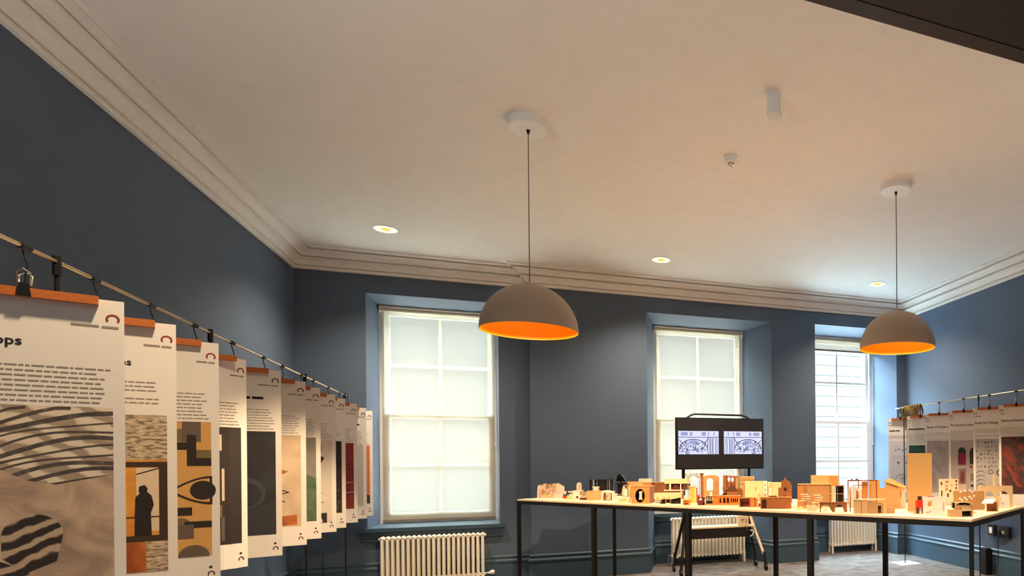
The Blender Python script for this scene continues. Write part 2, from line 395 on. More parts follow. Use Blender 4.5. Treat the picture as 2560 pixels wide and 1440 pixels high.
# ------------------------------------------------------------------ lamps
def lamp(name, kind, loc, energy, color, parent=None, size=.05, **kw):
    L = bpy.data.lights.new(name, kind); L.energy = energy; L.color = color
    if kind in ('POINT', 'SPOT'): L.shadow_soft_size = size
    for a, b in kw.items(): setattr(L, a, b)
    o = bpy.data.objects.new(name, L); COL.objects.link(o); o.location = loc
    if parent: o.parent = parent
    return o
def _inner(nt, out):
    b = nt.nodes.new('ShaderNodeBsdfPrincipled'); b.inputs['Base Color'].default_value = lin((255, 168, 10)); b.inputs['Roughness'].default_value = .45
    nt.links.new(b.outputs[0], out.inputs[0])
m_inner = mix_two('orange_gold_lining', _inner)
def pendant(x, y, zr, label):
    t = thing('pendant_lamp', label, 'lamp', (x, y, ZC), 0, 'dome pendant lamps')
    h = zr-ZC; R = .302
    G().lathe([(0, 0), (.1225, 0), (.1225, -.052), (.119, -.056), (0, -.056)], n=40).build('ceiling_rose', m_white, t)
    G().lathe([(0, -.056), (.012, -.056), (.008, -.078), (.004, -.082), (0, -.082)], n=10).build('cord_grip', m_black, t)
    G().tube([(0, 0, -.07), (0, 0, h+R+.01)], .0035, 6).build('cord', mat('grey_flex', (120, 112, 104), .6, .05), t)
    G().lathe([(0, h+R+.020), (.008, h+R+.018), (.012, h+R+.0), (.0, h+R-.004)], n=10).build('cord_nut', m_steel, t)
    n = 20
    s = G().lathe([(R*math.sin(PI/2*i/n)+1e-7*(i == 0), h+R*math.cos(PI/2*i/n)) for i in range(n+1)] + [(R-.004, h)], n=56)
    sh = s.build('shade', m_shade, t)
    s = G().lathe([((R-.004)*math.sin(PI/2*i/n)+1e-7*(i == 0), h+(R-.004)*math.cos(PI/2*i/n)-.0005) for i in range(n+1)], n=56)
    s.build('lining', m_inner, sh)
    G().lathe([(0, h+R-.01), (.022, h+R-.012), (.022, h+R-.075), (0, h+R-.075)], n=16).build('lamp_holder', m_white, sh)
    G().ball((0, 0, h+R-.115), .042, 14).build('bulb', emission('pendant_bulb', (255, 205, 140), 4.0), t)
    lamp('pendant_light', 'SPOT', (0, 0, h+R-.20), PENDANT_W, (1.0, .70, .41), t, .04, spot_size=math.radians(138), spot_blend=.25)
    return t
pendant(.028, 4.46, 2.207, 'grey dome pendant lamp, the nearer and larger, in front of the first blind')
pendant(2.785, 4.42, 2.249, 'grey dome pendant lamp, the farther one near the right corner')
def downlight(x, y, label, e, cone=128, col=(1.0, .80, .58)):
    t = thing('ceiling_downlight', label, 'lamp', (x, y, ZC), 0, 'recessed ceiling downlights')
    G().lathe([(.098, 0), (.112, 0), (.112, -.003), (.108, -.006), (.098, -.004), (.098, 0)], n=36).build('trim_ring', m_white, t)
    G().lathe([(0, -.0022), (.040, -.0022), (.040, -.0032), (0, -.0032)], n=24).build('lamp_capsule', emission('downlight_amber', (255, 190, 80), .3), t)
    G().lathe([(.040, -.0018), (.098, -.0018), (.098, -.0026), (.040, -.0026), (.040, -.0018)], n=36).build('reflector', emission('downlight_glow', (255, 234, 164), .5), t)
    lamp('downlight_beam', 'SPOT', (0, 0, -.03), e, col, t, .07, spot_size=math.radians(cone), spot_blend=.9)
downlight(-1.215, 6.99, 'glowing recessed downlight nearest the left wall', DOWN_W)
downlight(1.39, 6.99, 'glowing recessed downlight in the middle of the back row', DOWN_W)
downlight(4.12, 6.99, 'glowing recessed downlight nearest the right wall', DOWN_W)
WARM, SOFT = (1.0, .74, .47), (1.0, .86, .70)  # front row below: out of view, added to light posters, table and ceiling
downlight(-.62, 2.35, 'added out-of-view recessed downlight over the nearest posters', FRONT_W*.75, 120, WARM)
downlight(1.39, 2.35, 'added out-of-view recessed downlight in the middle of the front row', FRONT_W*1.2, 100, SOFT)
downlight(3.60, 2.35, 'added out-of-view recessed downlight over the near end of the table', FRONT_W*.7, 110, WARM)
for x, w_ in ((-1.2, 'left'), (1.39, 'middle'), (4.0, 'right')): downlight(x, .3, 'added unseen recessed downlight behind the beam, on the %s' % w_, FRONT_W*.7, 105, SOFT)  # unseen row, added to bounce more lamplight up to the ceiling
for x, w_ in ((-1.80, 'left'), (4.66, 'right')):  # added floor lamps out of view, there to brighten the ceiling
    t = thing('added_uplighter', 'unseen black uplighter added to brighten the ceiling, by the %s wall beside the entrance' % w_, 'lamp', (x, .9, 0), 0, 'added fill uplighters')
    G().lathe([(0, 0), (.15, 0), (.15, .018), (.03, .03), (0, .03)], n=28).build('base', m_black, t)
    G().tube([(0, 0, .02), (0, 0, 1.66)], .013, 10).build('pole', m_black, t)
    G().lathe([(.0, 1.64), (.03, 1.645), (.10, 1.70), (.15, 1.78), (.146, 1.78), (.098, 1.706), (.03, 1.655), (0, 1.652)], n=28).build('bowl', m_black, t)
    G().lathe([(0, 1.70), (.05, 1.70), (.05, 1.712), (0, 1.712)], n=20).build('bulb', emission('added_uplighter_glow', (255, 244, 226), 3.0), t)
    o = lamp('ceiling_fill_light', 'SPOT', (0, 0, 1.79), UP_W*(1.0 if x < 0 else .5), (1.0, .96, .90), t, .12, spot_size=math.radians(166), spot_blend=.3); o.rotation_euler = (PI, 0, 0)
t = thing('smoke_detector', 'tall white cylindrical ceiling sensor with a clear cap', 'detector', (1.41, 3.60, ZC))
G().lathe([(0, 0), (.043, 0), (.043, -.118), (.040, -.124), (0, -.124)], n=28).build('body', m_white, t)
G().lathe([(.046, -.112), (.046, -.128), (.040, -.134), (.024, -.134), (.022, -.128), (.0, -.128)], n=28).build('cap', mat('clear_plastic', (236, 236, 232), .12, 0, spec=.8), t)
t = thing('sprinkler_head', 'short stepped white ceiling sensor with a bright tip', 'detector', (1.40, 4.44, ZC))
G().lathe([(0, 0), (.050, 0), (.050, -.012), (.045, -.014), (.046, -.040), (.040, -.050), (0, -.050)], n=28).build('body', m_white, t)
G().lathe([(0, -.05), (.026, -.05), (.025, -.064), (.019, -.068), (0, -.068)], n=20).build('collar', m_steel, t)
G().lathe([(0, -.068), (.012, -.068), (.013, -.076), (.006, -.084), (0, -.084)], n=12).build('tip', MATS['clear_plastic'], t)

# ------------------------------------------------------------------ radiators
PITCH = .0478
def radiator(label, x, y, z0, z1, n, legs, valve=1, end_cap=True):
    t = thing('column_radiator', label, 'radiator', (x, y, 0), 0, 'white column radiators')
    sec = None
    for i in range(n):
        xx = i*PITCH
        if sec is None:
            s = G()
            for dy in (-.047, 0, .047):
                s.tube([(0, dy, z0+.012), (0, dy, z0+.035), (0, dy, z1-.035), (0, dy, z1-.012)], [.010, .0135, .0135, .010], 8)
            for z, sg in ((z0+.02, -1), (z1-.02, 1)):
                s.tube([(0, -.050, z), (0, -.03, z+.012*sg), (0, .03, z+.012*sg), (0, .050, z)], [.014, .018, .018, .014], 8)
                s.tube([(-PITCH/2, 0, z), (PITCH/2, 0, z)], .019, 10)
                for dy in (-.047, 0, .047): s.ball((0, dy, z+.014*sg), .015, 8)
            sec = s.build('section', m_cream, t)
        else:
            c = dup(sec, t); c.location = (xx, 0, 0)
    for sx in (-.5, n-.5):
        G().tube([((sx)*PITCH, 0, z1-.02), ((sx)*PITCH+(.012 if sx > 0 else -.012), 0, z1-.02)], [.019, .012], 10).build('plug', m_cream, t)
    if legs:
        for i in legs:
            G().box(i*PITCH-.013, i*PITCH+.013, -.062, -.040, 0, z0+.06).build('leg', m_cream, t); G().box(i*PITCH-.013, i*PITCH+.013, .040, .062, 0, z0+.06).build('leg', m_cream, t)
    xv = (n-.5)*PITCH if valve > 0 else -.5*PITCH
    G().tube([(xv, 0, z0+.03), (xv+.035*valve, 0, z0+.03)], .010, 8).build('valve_pipe', m_steel, t)
    if valve > 0:
        G().tube([(xv+.03, 0, z0+.03), (xv+.045, 0, z0+.03), (xv+.06, 0, z0+.034), (xv+.085, 0, z0+.034), (xv+.095, 0, z0+.034)], [.012, .016, .026, .026, .016], 14).build('valve_head', m_white, t)
    else:
        G().tube([(xv-.035, 0, z0+.045), (xv-.035, 0, .0)], .011, 8).build('valve_body', m_steel, t)
    return t
radiator('white column radiator under the window sill beside the posters, the nearest', -1.414, 7.83, .10, .575, 21, None)
radiator('white column radiator behind the television stand', 1.752, 8.20, .105, .615, 21, (0, 4, 20), -1)
radiator('white column radiator in the recess of the uncovered window', 4.095, 8.33, .105, .60, 16, (0, 15))

# ------------------------------------------------------------------ television on its stand
m_grey = mat('dark_screen_grey', (58, 58, 60), .35, .05, 8)
tv = thing('television_stand', 'black wheeled television stand with a pale shelf, in front of the middle window', 'stand', (2.205, 7.50, 0))
for sx in (-.455, .375):
    G().box(sx-.016, sx+.016, .05, .082, .42, 1.36).build('upright', m_black, tv)
hb = [(-.415, 0, 1.872), (-.36, 0, 1.912), (-.31, 0, 1.928), (.29, 0, 1.922), (.35, 0, 1.906), (.40, 0, 1.872)]
G().tube([(a, .07, b) for a, _, b in hb], .0125, 8).build('top_handle', mat('dark_brown_steel', (58, 48, 46), .4, .05), tv)
for sx, dx in ((-.44, -.085), (.345, .155)):
    for yy, dy in ((-.02, -.10), (.10, .14)):
        G().hull8(((sx+dx-.015, yy+dy-.012, .20), (sx+dx+.015, yy+dy-.012, .20), (sx+dx+.015, yy+dy+.012, .20), (sx+dx-.015, yy+dy+.012, .20)),
                  ((sx-.016, yy-.012, .71), (sx+.016, yy-.012, .71), (sx+.016, yy+.012, .71), (sx-.016, yy+.012, .71))).build('leg', m_ply if sx > 0 and yy < 0 else m_black, tv)
        f = 1.0
        G().hull8(((sx+dx*1.12-.013, yy+dy*1.1-.011, .085), (sx+dx*1.12+.013, yy+dy*1.1-.011, .085), (sx+dx*1.12+.013, yy+dy*1.1+.011, .085), (sx+dx*1.12-.013, yy+dy*1.1+.011, .085)),
                  ((sx+dx-.017, yy+dy-.014, .235), (sx+dx+.017, yy+dy-.014, .235), (sx+dx+.017, yy+dy+.014, .235), (sx+dx-.017, yy+dy+.014, .235))).build('leg_tip', m_black, tv)
        c = G(); cx, cy = sx+dx*1.15, yy+dy*1.1
        c.tube([(cx-.014, cy, .038), (cx+.014, cy, .038)], .038, 16); c.box(cx-.018, cx+.018, cy-.012, cy+.012, .04, .088); c.build('caster', m_black, tv)
G().box(-.41, .40, -.09, .16, .545, .562).build('shelf', m_ply, tv)
G().box(-.40, .29, -.085, -.065, .425, .545).build('front_panel', m_black, tv)
G().box(-.45, .35, .02, .05, .42, .47).build('cross_bar', m_black, tv)
G().tube([(.33, -.09, .50), (.365, -.095, .50), (.378, -.095, .475), (.365, -.095, .445), (.335, -.095, .425)], .006, 6).build('side_handle', m_white, tv)
crate = thing('wooden_box', 'small pale wooden box with printed marks on the stand shelf', 'box', (2.46, 7.45, .562), math.radians(-8))
G().box(-.062, .062, -.045, .045, 0, .118).build('body', m_ply, crate)
pb = G()
for (a, b, c, d) in ((-.03, .012, .07, .078), (-.03, .0, .052, .058), (.018, .04, .045, .052), (.03, .038, .04, .08)): pb.box(a, b, -.0462, -.045, c, d)
pb.build('printed_mark', mat('brown_ink', (92, 52, 32), .7, .05), crate)
scr = thing('television', 'wide flat television showing two pale line drawings of ornate arches', 'television', (2.205, 7.50, 1.256))
G().box(-.556, .548, -.012, .045, 0, .622).build('casing', m_black, scr)
SCREEN = G().box(-.545, .538, -.0135, -.012, .012, .612).build('screen', m_grey, scr)
pic = emission('screen_lavender_white', (214, 216, 244), .25); ink = emission('screen_ink_blue', (62, 66, 104), .22); mid = emission('screen_mid_lilac', (158, 162, 204), .23)
def panel(flip):
    s = -1 if flip else 1
    X = lambda u: (.002+ .030 + u*.492) if flip else (-.530 + (1-u)*0 + u*.496)
    U = (lambda u: X(1-u)) if flip else X
    z0, z1 = .182, .462
    H = lambda v: z0+v*(z1-z0)
    def R(gg, u0, u1, v0, v1, y):
        a, b = sorted((U(u0), U(u1))); gg.face((a, y, H(v0)), (b, y, H(v0)), (b, y, H(v1)), (a, y, H(v1)))
    def S(gg, pts, w, y):
        for (a, b), (c, d) in zip(pts, pts[1:]):
            p = Vector((U(a), 0, H(b))); q = Vector((U(c), 0, H(d))); e = (q-p).normalized(); nn = Vector((-e.z, 0, e.x))*w
            gg.face((p.x-nn.x, y, p.z-nn.z), (q.x-nn.x, y, q.z-nn.z), (q.x+nn.x, y, q.z+nn.z), (p.x+nn.x, y, p.z+nn.z))
    gg = G(); R(gg, 0, 1, 0, 1, -.0142)
    gg.m = 1; R(gg, 0, 1, .72, .745, -.0148)
    rnd = random.Random(3 if flip else 3)
    for (a, b) in ((.06, .23), (.28, .34), (.57, .68), (.73, .76), (.87, .9)): gg.m = 2; R(gg, a, b, .80, .95, -.0148)
    gg.m = 1
    S(gg, [(.37+.345*math.cos(math.radians(q)), .22+.42*math.sin(math.radians(q))) for q in range(0, 190, 10)], .0045, -.015)
    S(gg, [(.02, .10), (.05, .3), (.16, .42), (.20, .62)], .003, -.015); S(gg, [(.66, .50), (.76, .74)], .004, -.015); S(gg, [(.02, .62), (.12, .44)], .004, -.015)
    gg.m = 2; gg.face(*[(U(.37+.12*math.cos(q/16*2*PI)), -.0147, H(.52+.085*math.sin(q/16*2*PI))) for q in range(16)])
    for i in range(70):
        a = .05+rnd.random()*.62; b = .05+rnd.random()*.46; gg.m = 1 if i % 3 else 2
        rr = .012+rnd.random()*.03
        S(gg, [(a+rr*math.cos(q*.9+i), b+2.0*rr*math.sin(q*.9+i)) for q in range(5)], .0030, -.0152)
    gg.m = 1
    for u in (.73, .80, .86, .93): S(gg, [(u, .0), (u-.01, .3), (u, .72)], .0035, -.015)
    gg.m = 2
    for u in (.765, .83, .965): R(gg, u-.008, u+.012, .02, .66, -.0147)
    gg.build('screen_picture', [pic, ink, mid], SCREEN)
panel(False); panel(True)

# ------------------------------------------------------------------ switch, socket, black box on the right wall
def plate(label, name, cat, y0, y1, z0, z1):
    t = thing(name, label, cat, (XR, (y0+y1)/2, (z0+z1)/2)); h, v = (y1-y0)/2, (z1-z0)/2
    G().box(-.030, 0, -h, h, -v, v).build('back_box', mat('charcoal_plastic', (42, 46, 50), .45, .05), t)
    G().box(-.036, -.030, -h+.012, h-.012, -v+.012, v-.012).build('face_plate', m_grey, t); return t
t = plate('charcoal wall plate with one white rocker switch', 'light_switch', 'switch', 5.925, 6.052, .455, .583)
G().box(-.042, -.036, -.026, .026, -.02, .034).build('rocker', m_white, t); G().box(-.040, -.036, -.022, .022, -.036, -.022).build('label_strip', m_white, t)
t = plate('charcoal double socket with a plug and cable hanging down', 'wall_socket', 'socket', 5.686, 5.888, .452, .580)
G().box(-.066, -.036, .020, .062, -.034, .012).build('plug', m_black, t); G().box(-.046, -.036, -.035, .012, -.020, .012).build('rocker', mat('ivory_plastic', (216, 206, 160), .4, .03), t)
G().tube([(-.055, .045, -.03), (-.055, .052, -.10), (-.058, .05, -.26), (-.06, .06, -.36), (-.07, .16, -.44), (-.08, .2, -.46)], .0045, 6).build('cable', m_black, t)
t = thing('power_unit', 'black box standing against the right skirting below the sockets', 'box', (4.975, 6.02, 0))
G().box(-.045, .045, -.055, .055, 0, .30).build('body', m_black, t); G().box(-.038, .038, -.048, .048, .30, .312).build('lid', m_grey, t)

# ------------------------------------------------------------------ display table
TA = Vector((-.09, 6.706, 0)); TE1 = Vector((.5562, -.8310, 0)); TE2 = Vector((.8310, .5562, 0)); TL, TD, TZ = 4.453, 1.215, 1.0
tb = thing('display_table', 'long black steel table with a pale plywood top crowded with models', 'table', TA, math.atan2(TE1.y, TE1.x))
q = TL/4
for i in range(4): G().box(i*q+.003, (i+1)*q-.003, .003, TD-.003, TZ-.014, TZ).build('tabletop', m_ply, tb)
for i in range(4):
    for y in (0, TD-.03): G().box(i*q+.018, (i+1)*q-.018, y, y+.03, TZ-.046, TZ-.0145).build('rail', m_black, tb)
for i in range(5):
    G().box(max(i*q-.018, 0), min(i*q+.018, TL), .0, TD, TZ-.046, TZ-.0145).build('cross_rail', m_black, tb)
    for y in (0, TD-.034): G().box(max(i*q-.018, 0), min(i*q+.018, TL), y, y+.034, 0, TZ-.046).build('leg', m_black, tb)

# ------------------------------------------------------------------ poster rails
def rail(label, pts, rods, clips, lab2, grp):
    t = thing('poster_rail', label, 'rail', (pts[0][0], pts[0][1], 0))
    o = Vector((pts[0][0], pts[0][1], 0))
    G().tube([tuple(Vector(p)-o) for p in pts], .0065, 10).build('tube', m_brass, t)
    for r in rods:
        r = Vector(r)-o
        G().tube([(r.x, r.y, .006), (r.x, r.y, 2.02)], .0065, 8).build('rod', m_black, t)
        G().tube([(r.x, r.y, 1.985), (r.x, r.y, 2.048)], .0115, 8).build('rod_clamp', m_black, t)
        G().box(r.x-.15, r.x+.15, r.y-.15, r.y+.15, 0, .006).build('base_plate', m_white, t)
    for c in clips:
        c = Vector(c)-o; d = (Vector(pts[1])-Vector(pts[0])).normalized()
        G().tube([tuple(c-d*.022), tuple(c+d*.022)], .0105, 8).build('rail_clip', m_black, t)
    return t
def LR(y): return Vector((-1.425-.045*(y-2.65), y, 2.03))
LY = [2.70, 3.08, 3.50, 3.93, 4.42, 4.95, 5.34, 5.82, 6.17, 6.68, 7.14, 7.50]
rail('bright steel tube carrying the left row of posters on thin black rods', [LR(2.05), LR(7.60)], [LR(2.86), LR(4.12), LR(5.92), LR(7.36)], [LR(y) for y in LY], '', '')
def RR(y): return Vector((4.565, y, 2.03))
RY = [7.17, 6.72, 6.33, 5.87, 5.44, 5.04]
rail('bright steel tube carrying the right row of posters', [RR(4.2), RR(7.30)], [RR(7.10), RR(5.62)], [RR(y) for y in RY], '', '')
rp = thing('rope_coil', 'olive rope coil hung over the right poster rail', 'rope', (4.565, 6.90, 2.03))
for i in range(8):
    yy = -.17+i*.05; ph = .3*math.sin(i*2.1)
    G().tube([(.035*math.cos(a/14*2*PI)*(1.0+.1*ph), yy+.012*math.sin(a/14*4*PI+i), -.062+.075*math.sin(a/14*2*PI)*(1+.08*ph)) for a in range(14)], .011, 6, closed=True).build('loop', mat('olive_rope', (128, 106, 52), .8, .25, 60, .4), rp)
G().tube([(.0, .15, -.12), (.005, .17, -.2), (.0, .16, -.30)], .009, 6).build('loose_end', MATS['olive_rope'], rp)

# ------------------------------------------------------------------ posters
m_paper = mat('white_poster_paper', (240, 236, 230), .6, .015, 6)
m_bar = mat('orange_wood_bar', (190, 108, 52), .5, .2, 12, stretch=(3, 30, 30))
m_ink = mat('black_ink', (34, 30, 30), .7, .0); m_txt = mat('grey_body_text_ink', (150, 140, 130), .7, 0)
m_logo = mat('brick_red_ink', (150, 48, 44), .7, 0); m_logo2 = mat('dark_maroon_ink', (78, 46, 56), .7, 0)
PH = 1.065
class Sheet:
    """poster in its own frame: x right, z up from the top edge (0) down to -PH, print in front at -y"""
    def __init__(s, hook, ang, hw, label, group, curl=0.0, z_top=-.135, side=1):
        s.t = thing('poster', label, 'poster', (hook.x, hook.y, hook.z), ang, group); s.hw, s.zt, s.curl, s.side = hw, z_top, curl, side
        s.layer = 0
    def yy(s, x, off): return s.curl*(x/.21)**2*(1 if x*s.side > 0 else .3) - off
    def rects(s, gg, x0, x1, z0, z1, off, nx=None):
        nx = nx or max(1, int(abs(x1-x0)/.05))
        for i in range(nx):
            a = x0+(x1-x0)*i/nx; b = x0+(x1-x0)*(i+1)/nx
            gg.face((a, s.yy(a, off), z0+s.zt), (b, s.yy(b, off), z0+s.zt), (b, s.yy(b, off), z1+s.zt), (a, s.yy(a, off), z1+s.zt))
    def poly(s, gg, pts, off): gg.face(*[(x, s.yy(x, off), z+s.zt) for x, z in pts])
    def line(s, gg, pts, w, off):
        for (a, b), (c, d) in zip(pts, pts[1:]):
            e = Vector((c-a, d-b)); e.normalize(); n = Vector((-e.y, e.x))*w
            s.poly(gg, [(a-n.x, b-n.y), (c-n.x, d-n.y), (c+n.x, d+n.y), (a+n.x, b+n.y)], off)
    def base(s, bar=.73, align='R', title=None, seed=0, logo=None, lines=8, name_len=.10, title_words=None):
        hw = s.hw; rnd = random.Random(seed); f = hw/.21
        n = 8; gg = G(); A = []
        for i in range(n+1):
            x = -hw+2*hw*i/n; A.append((x, s.yy(x, 0)))
        for (xa, ya), (xb, yb) in zip(A, A[1:]):
            gg.hull8(((xa, ya, s.zt-PH), (xb, yb, s.zt-PH), (xb, yb+.0006, s.zt-PH), (xa, ya+.0006, s.zt-PH)), ((xa, ya, s.zt), (xb, yb, s.zt), (xb, yb+.0006, s.zt), (xa, ya+.0006, s.zt)))
        s.sh = gg.build('sheet', m_paper, s.t)
        bw = hw*bar
        hb_ = G().box(-bw, bw, -.022, -.0005, s.zt-.021, s.zt+.006).build('hanger_bar', m_bar, s.t); G().box(-bw, bw, .012+s.curl*.3, .022+s.curl*.3, s.zt-.020, s.zt+.006).build('back_bar', m_bar, s.t)
        # bulldog clip: black jaw, two sprung wire handles, and the hook to the rail
        G().plate([(-.010, s.zt+.020), (.010, s.zt+.020), (.015, s.zt-.020), (-.015, s.zt-.020)], -.026, -.0225).build('clip_jaw', m_black, hb_)
        for sy in (-1, 1):
            G().tube([(-.012, -.012*sy-.004, s.zt+.018), (-.014, -.028*sy-.004, s.zt+.050), (0, -.032*sy-.004, s.zt+.062), (.014, -.028*sy-.004, s.zt+.050), (.012, -.012*sy-.004, s.zt+.018)], .0022, 6).build('clip_handle', m_steel, hb_)
        G().tube([(0, -.004, s.zt+.016), (.002, -.004, s.zt+.050), (.008, -.002, s.zt+.075), (.001, 0, s.zt+.100), (-.004, .0, -.008)], .0024, 6).build('hook', m_black, s.t)
        # print: logo, name line, title, body text, foot logo
        lg = G(); sx = 1 if align == 'R' else -1
        cx = sx*(.184 if align == 'R' else .178)*f
        def ring(cx, cz, r0, r1, off):
            ps = [(cx+(r0*math.cos(math.radians(a))), cz+r0*1.02*math.sin(math.radians(a))) for a in range(-35, 216, 25)]; qs = [(cx+r1*math.cos(math.radians(a)), cz+r1*1.02*math.sin(math.radians(a))) for a in range(-35, 216, 25)]
            for i in range(len(ps)-1): s.poly(lg, [ps[i], ps[i+1], qs[i+1], qs[i]], off)
        ring(cx, -.062, .0165, .0110, .0008)
        lg.build('logo', logo or m_logo, s.sh)
        lg = G(); ring(cx-.004*sx, -1.022, .0125, .0080, .0008)
        s.poly(lg, [(cx-.006*sx+.006*math.cos(a/8*2*PI), -.992+.006*math.sin(a/8*2*PI)) for a in range(8)], .0008); lg.build('foot_logo', m_logo2, s.sh)
        tx = G()
        e = sx*.197*f; w = name_len
        if align == 'R': s.rects(tx, e-w, e-w*.42, -.0915, -.0845, .0008); s.rects(tx, e-w*.36, e, -.0925, -.0855, .0008)
        else: s.rects(tx, -.197*f, -.197*f+w, -.0915, -.0845, .0008)
        z = -.227
        for i in range(lines):
            if lines == 6 and i in (3,): z -= .0155; continue
            x = -.186*f; xe = (.182-rnd.random()*.03)*f
            while x < xe-.01:
                wd = .008+rnd.random()*.022; s.rects(tx, x, min(x+wd, xe), z-.0040, z, .0008, 1); x += wd+.0035
            z -= .0155
        tag(tx.build('body_text', m_txt, s.sh), kind='stuff')
        if title:
            body, x_anchor, size, zb, side = title
            vs, fs = text_mesh(body, size, True); w = max(v.x for v in vs)
            x0 = x_anchor-w if side == 'R' else x_anchor
            gg = G(); gg.V = [(v.x+x0, s.yy(v.x+x0, .0008), v.y+zb+s.zt) for v in vs]
            for fc in fs: gg._f(fc)
            gg.build('title', m_ink, s.sh)
        if title_words:
            gg = G(); x = -.19*f
            for wd in title_words: s.rects(gg, x, x+wd, -.170, -.156, .0008, 1); x += wd+.008
            gg.build('title', m_ink, s.sh)
        return s
    def picture(s, mats, shapes, bg=(-.183, .183, -.94, -.352)):
        """mats[0] fills the picture; shapes: (material index, list of points) | (index, 'line', pts, width)"""
        f = s.hw/.21; gg = G(); off = .0008
        if bg: s.rects(gg, bg[0]*f, bg[1]*f, bg[2], bg[3], off)
        for sh in shapes:
            off += .00012; gg.m = sh[0]
            if sh[1] == 'line': s.line(gg, [(x*f, z) for x, z in sh[2]], sh[3], off)
            elif sh[1] == 'rect': s.rects(gg, sh[2]*f, sh[3]*f, sh[4], sh[5], off)
            else: s.poly(gg, [(x*f, z) for x, z in sh[1]], off)
        gg.build('picture', mats, s.sh); return s
def flat(name, c, var=.06, sc=25): return mat(name, c, .7, var, sc)
def circ(x, z, r, n=18, a0=0, a1=360, rz=None): return [(x+r*math.cos(math.radians(a0+(a1-a0)*i/n)), z+(rz or r)*math.sin(math.radians(a0+(a1-a0)*i/n))) for i in range(n+1)]
AL = math.radians(90-68)            # left posters turned to face the door
GL, GR = 'posters on the left rail', 'posters on the right rail'
def LP(i, label, ang=0.0, curl=.0): return Sheet(LR(LY[i]), AL+math.radians(ang), .212, label, GL, curl)
# 1 wave strata
p = LP(0, 'poster with black and white wave strata above a sandy dune picture, nearest on the left').base(title=('ops', -.007, .040, -.168, 'R'), seed=1, name_len=.105)
strata = ramp_print('print_wave_strata', [(.3, (168, 150, 132)), (.5, (214, 196, 172)), (.75, (232, 218, 196))], 'wave', 5, 6, 4, (1, 1, 1), (0, -.5, 0))
dunk = ramp_print('print_strata_dark', [(.3, (58, 52, 52)), (.6, (92, 82, 78)), (.8, (140, 124, 112))], 'noise', 40, .5, 5)  # dark printed bands of the strata picture
bands = []
rb = random.Random(11)
for i in range(15):
    zs = -.72+.0255*i; pts = []
    for j in range(13):
        u = j/12; z_ = zs+.14*(1-(1-u)**2.2)+.006*math.sin(7*u+i*1.7)
        pts.append((-.183+.366*u, min(z_, -.357)))
    k0 = next((j for j, q_ in enumerate(pts) if q_[1] >= -.3575), 12)
    bands.append((3, 'line', pts[:max(2, k0+1)], rb.choice((.0016, .0026, .0040, .0058))))
sand = ramp_print('print_sand', [(.3, (150, 128, 116)), (.6, (206, 178, 152)), (.8, (214, 190, 164))], 'noise', 9, 1.2, 8)
rock = ramp_print('print_rock', [(.35, (44, 38, 36)), (.55, (104, 88, 74)), (.75, (190, 166, 142))], 'wave', 7, 5, 3, (1, 1, 1), (0, .45, 0))
p.picture([strata, sand, rock, dunk], bands + [(1, [(-.183, -.535), (-.06, -.545), (.0, -.585), (.06, -.60), (.183, -.57), (.183, -.94), (-.183, -.94)]),
    (2, [(-.183, -.66), (-.15, -.665), (-.125, -.69), (-.11, -.74), (-.14, -.80), (-.183, -.80)]),
    (2, circ(.012, -.755, .062, 14, 0, 180, .065) + [(-.05, -.82), (.0, -.87), (.06, -.84)]),
    (2, [(-.183, -.83), (-.10, -.80), (-.02, -.85), (.05, -.915), (-.02, -.94), (-.183, -.94)]), (0, [(-.183, -.90), (.183, -.925), (.183, -.94), (-.183, -.94)])])
# 2 yellow interior with standing figure
p = LP(1, 'poster with a yellow room and a dark standing figure, second on the left').base(title=('es', .091, .036, -.168, 'R'), seed=2, lines=6, name_len=.075)
ylw = ramp_print('print_ochre', [(.3, (206, 130, 40)), (.6, (226, 160, 62)), (.8, (236, 178, 84))], 'noise', 14, .5, 6)
newsp = ramp_print('print_news', [(.38, (120, 104, 88)), (.52, (196, 176, 148)), (.7, (224, 206, 176))], 'noise', 40, 0, 3, (1, 1, 3))
rust = ramp_print('print_rust', [(.3, (150, 70, 30)), (.55, (196, 112, 46)), (.75, (214, 160, 96))], 'noise', 8, .8, 6)
dkb = flat('print_dark_brown', (62, 48, 38)); fig = flat('print_near_black', (38, 32, 34)); pale = flat('print_pale', (224, 204, 174))
p.picture([ylw, newsp, rust, dkb, fig, pale], [(1, 'rect', .055, .183, -.52, -.352), (3, 'rect', -.183, .183, -.548, -.528), (5, 'rect', .10, .160, -.79, -.55), (3, 'rect', .160, .183, -.81, -.53),
    (5, 'rect', -.183, .02, -.575, -.548), (3, 'line', [(.10, -.575), (.160, -.552)], .002), (3, 'line', [(.03, -.58), (.03, -.78)], .002), (3, 'line', [(-.05, -.60), (.025, -.60)], .002), (3, 'line', [(-.05, -.64), (.025, -.64)], .002),
    (3, 'line', [(-.183, -.735), (.160, -.735)], .002), (3, 'rect', -.183, .183, -.828, -.805), (2, 'rect', -.183, .125, -.94, -.828), (1, 'rect', .125, .183, -.94, -.828),
    (4, [(.095, -.805), (.14, -.805), (.138, -.72), (.146, -.69), (.14, -.655), (.128, -.64), (.13, -.628), (.122, -.615), (.108, -.62), (.106, -.636), (.110, -.645), (.098, -.66), (.096, -.72)]),
    (4, [(-.02, -.80), (-.012, -.80), (-.012, -.77), (.012, -.74), (.006, -.73), (-.01, -.735), (-.02, -.71), (-.03, -.69), (-.045, -.70), (-.045, -.77), (-.025, -.78)])])
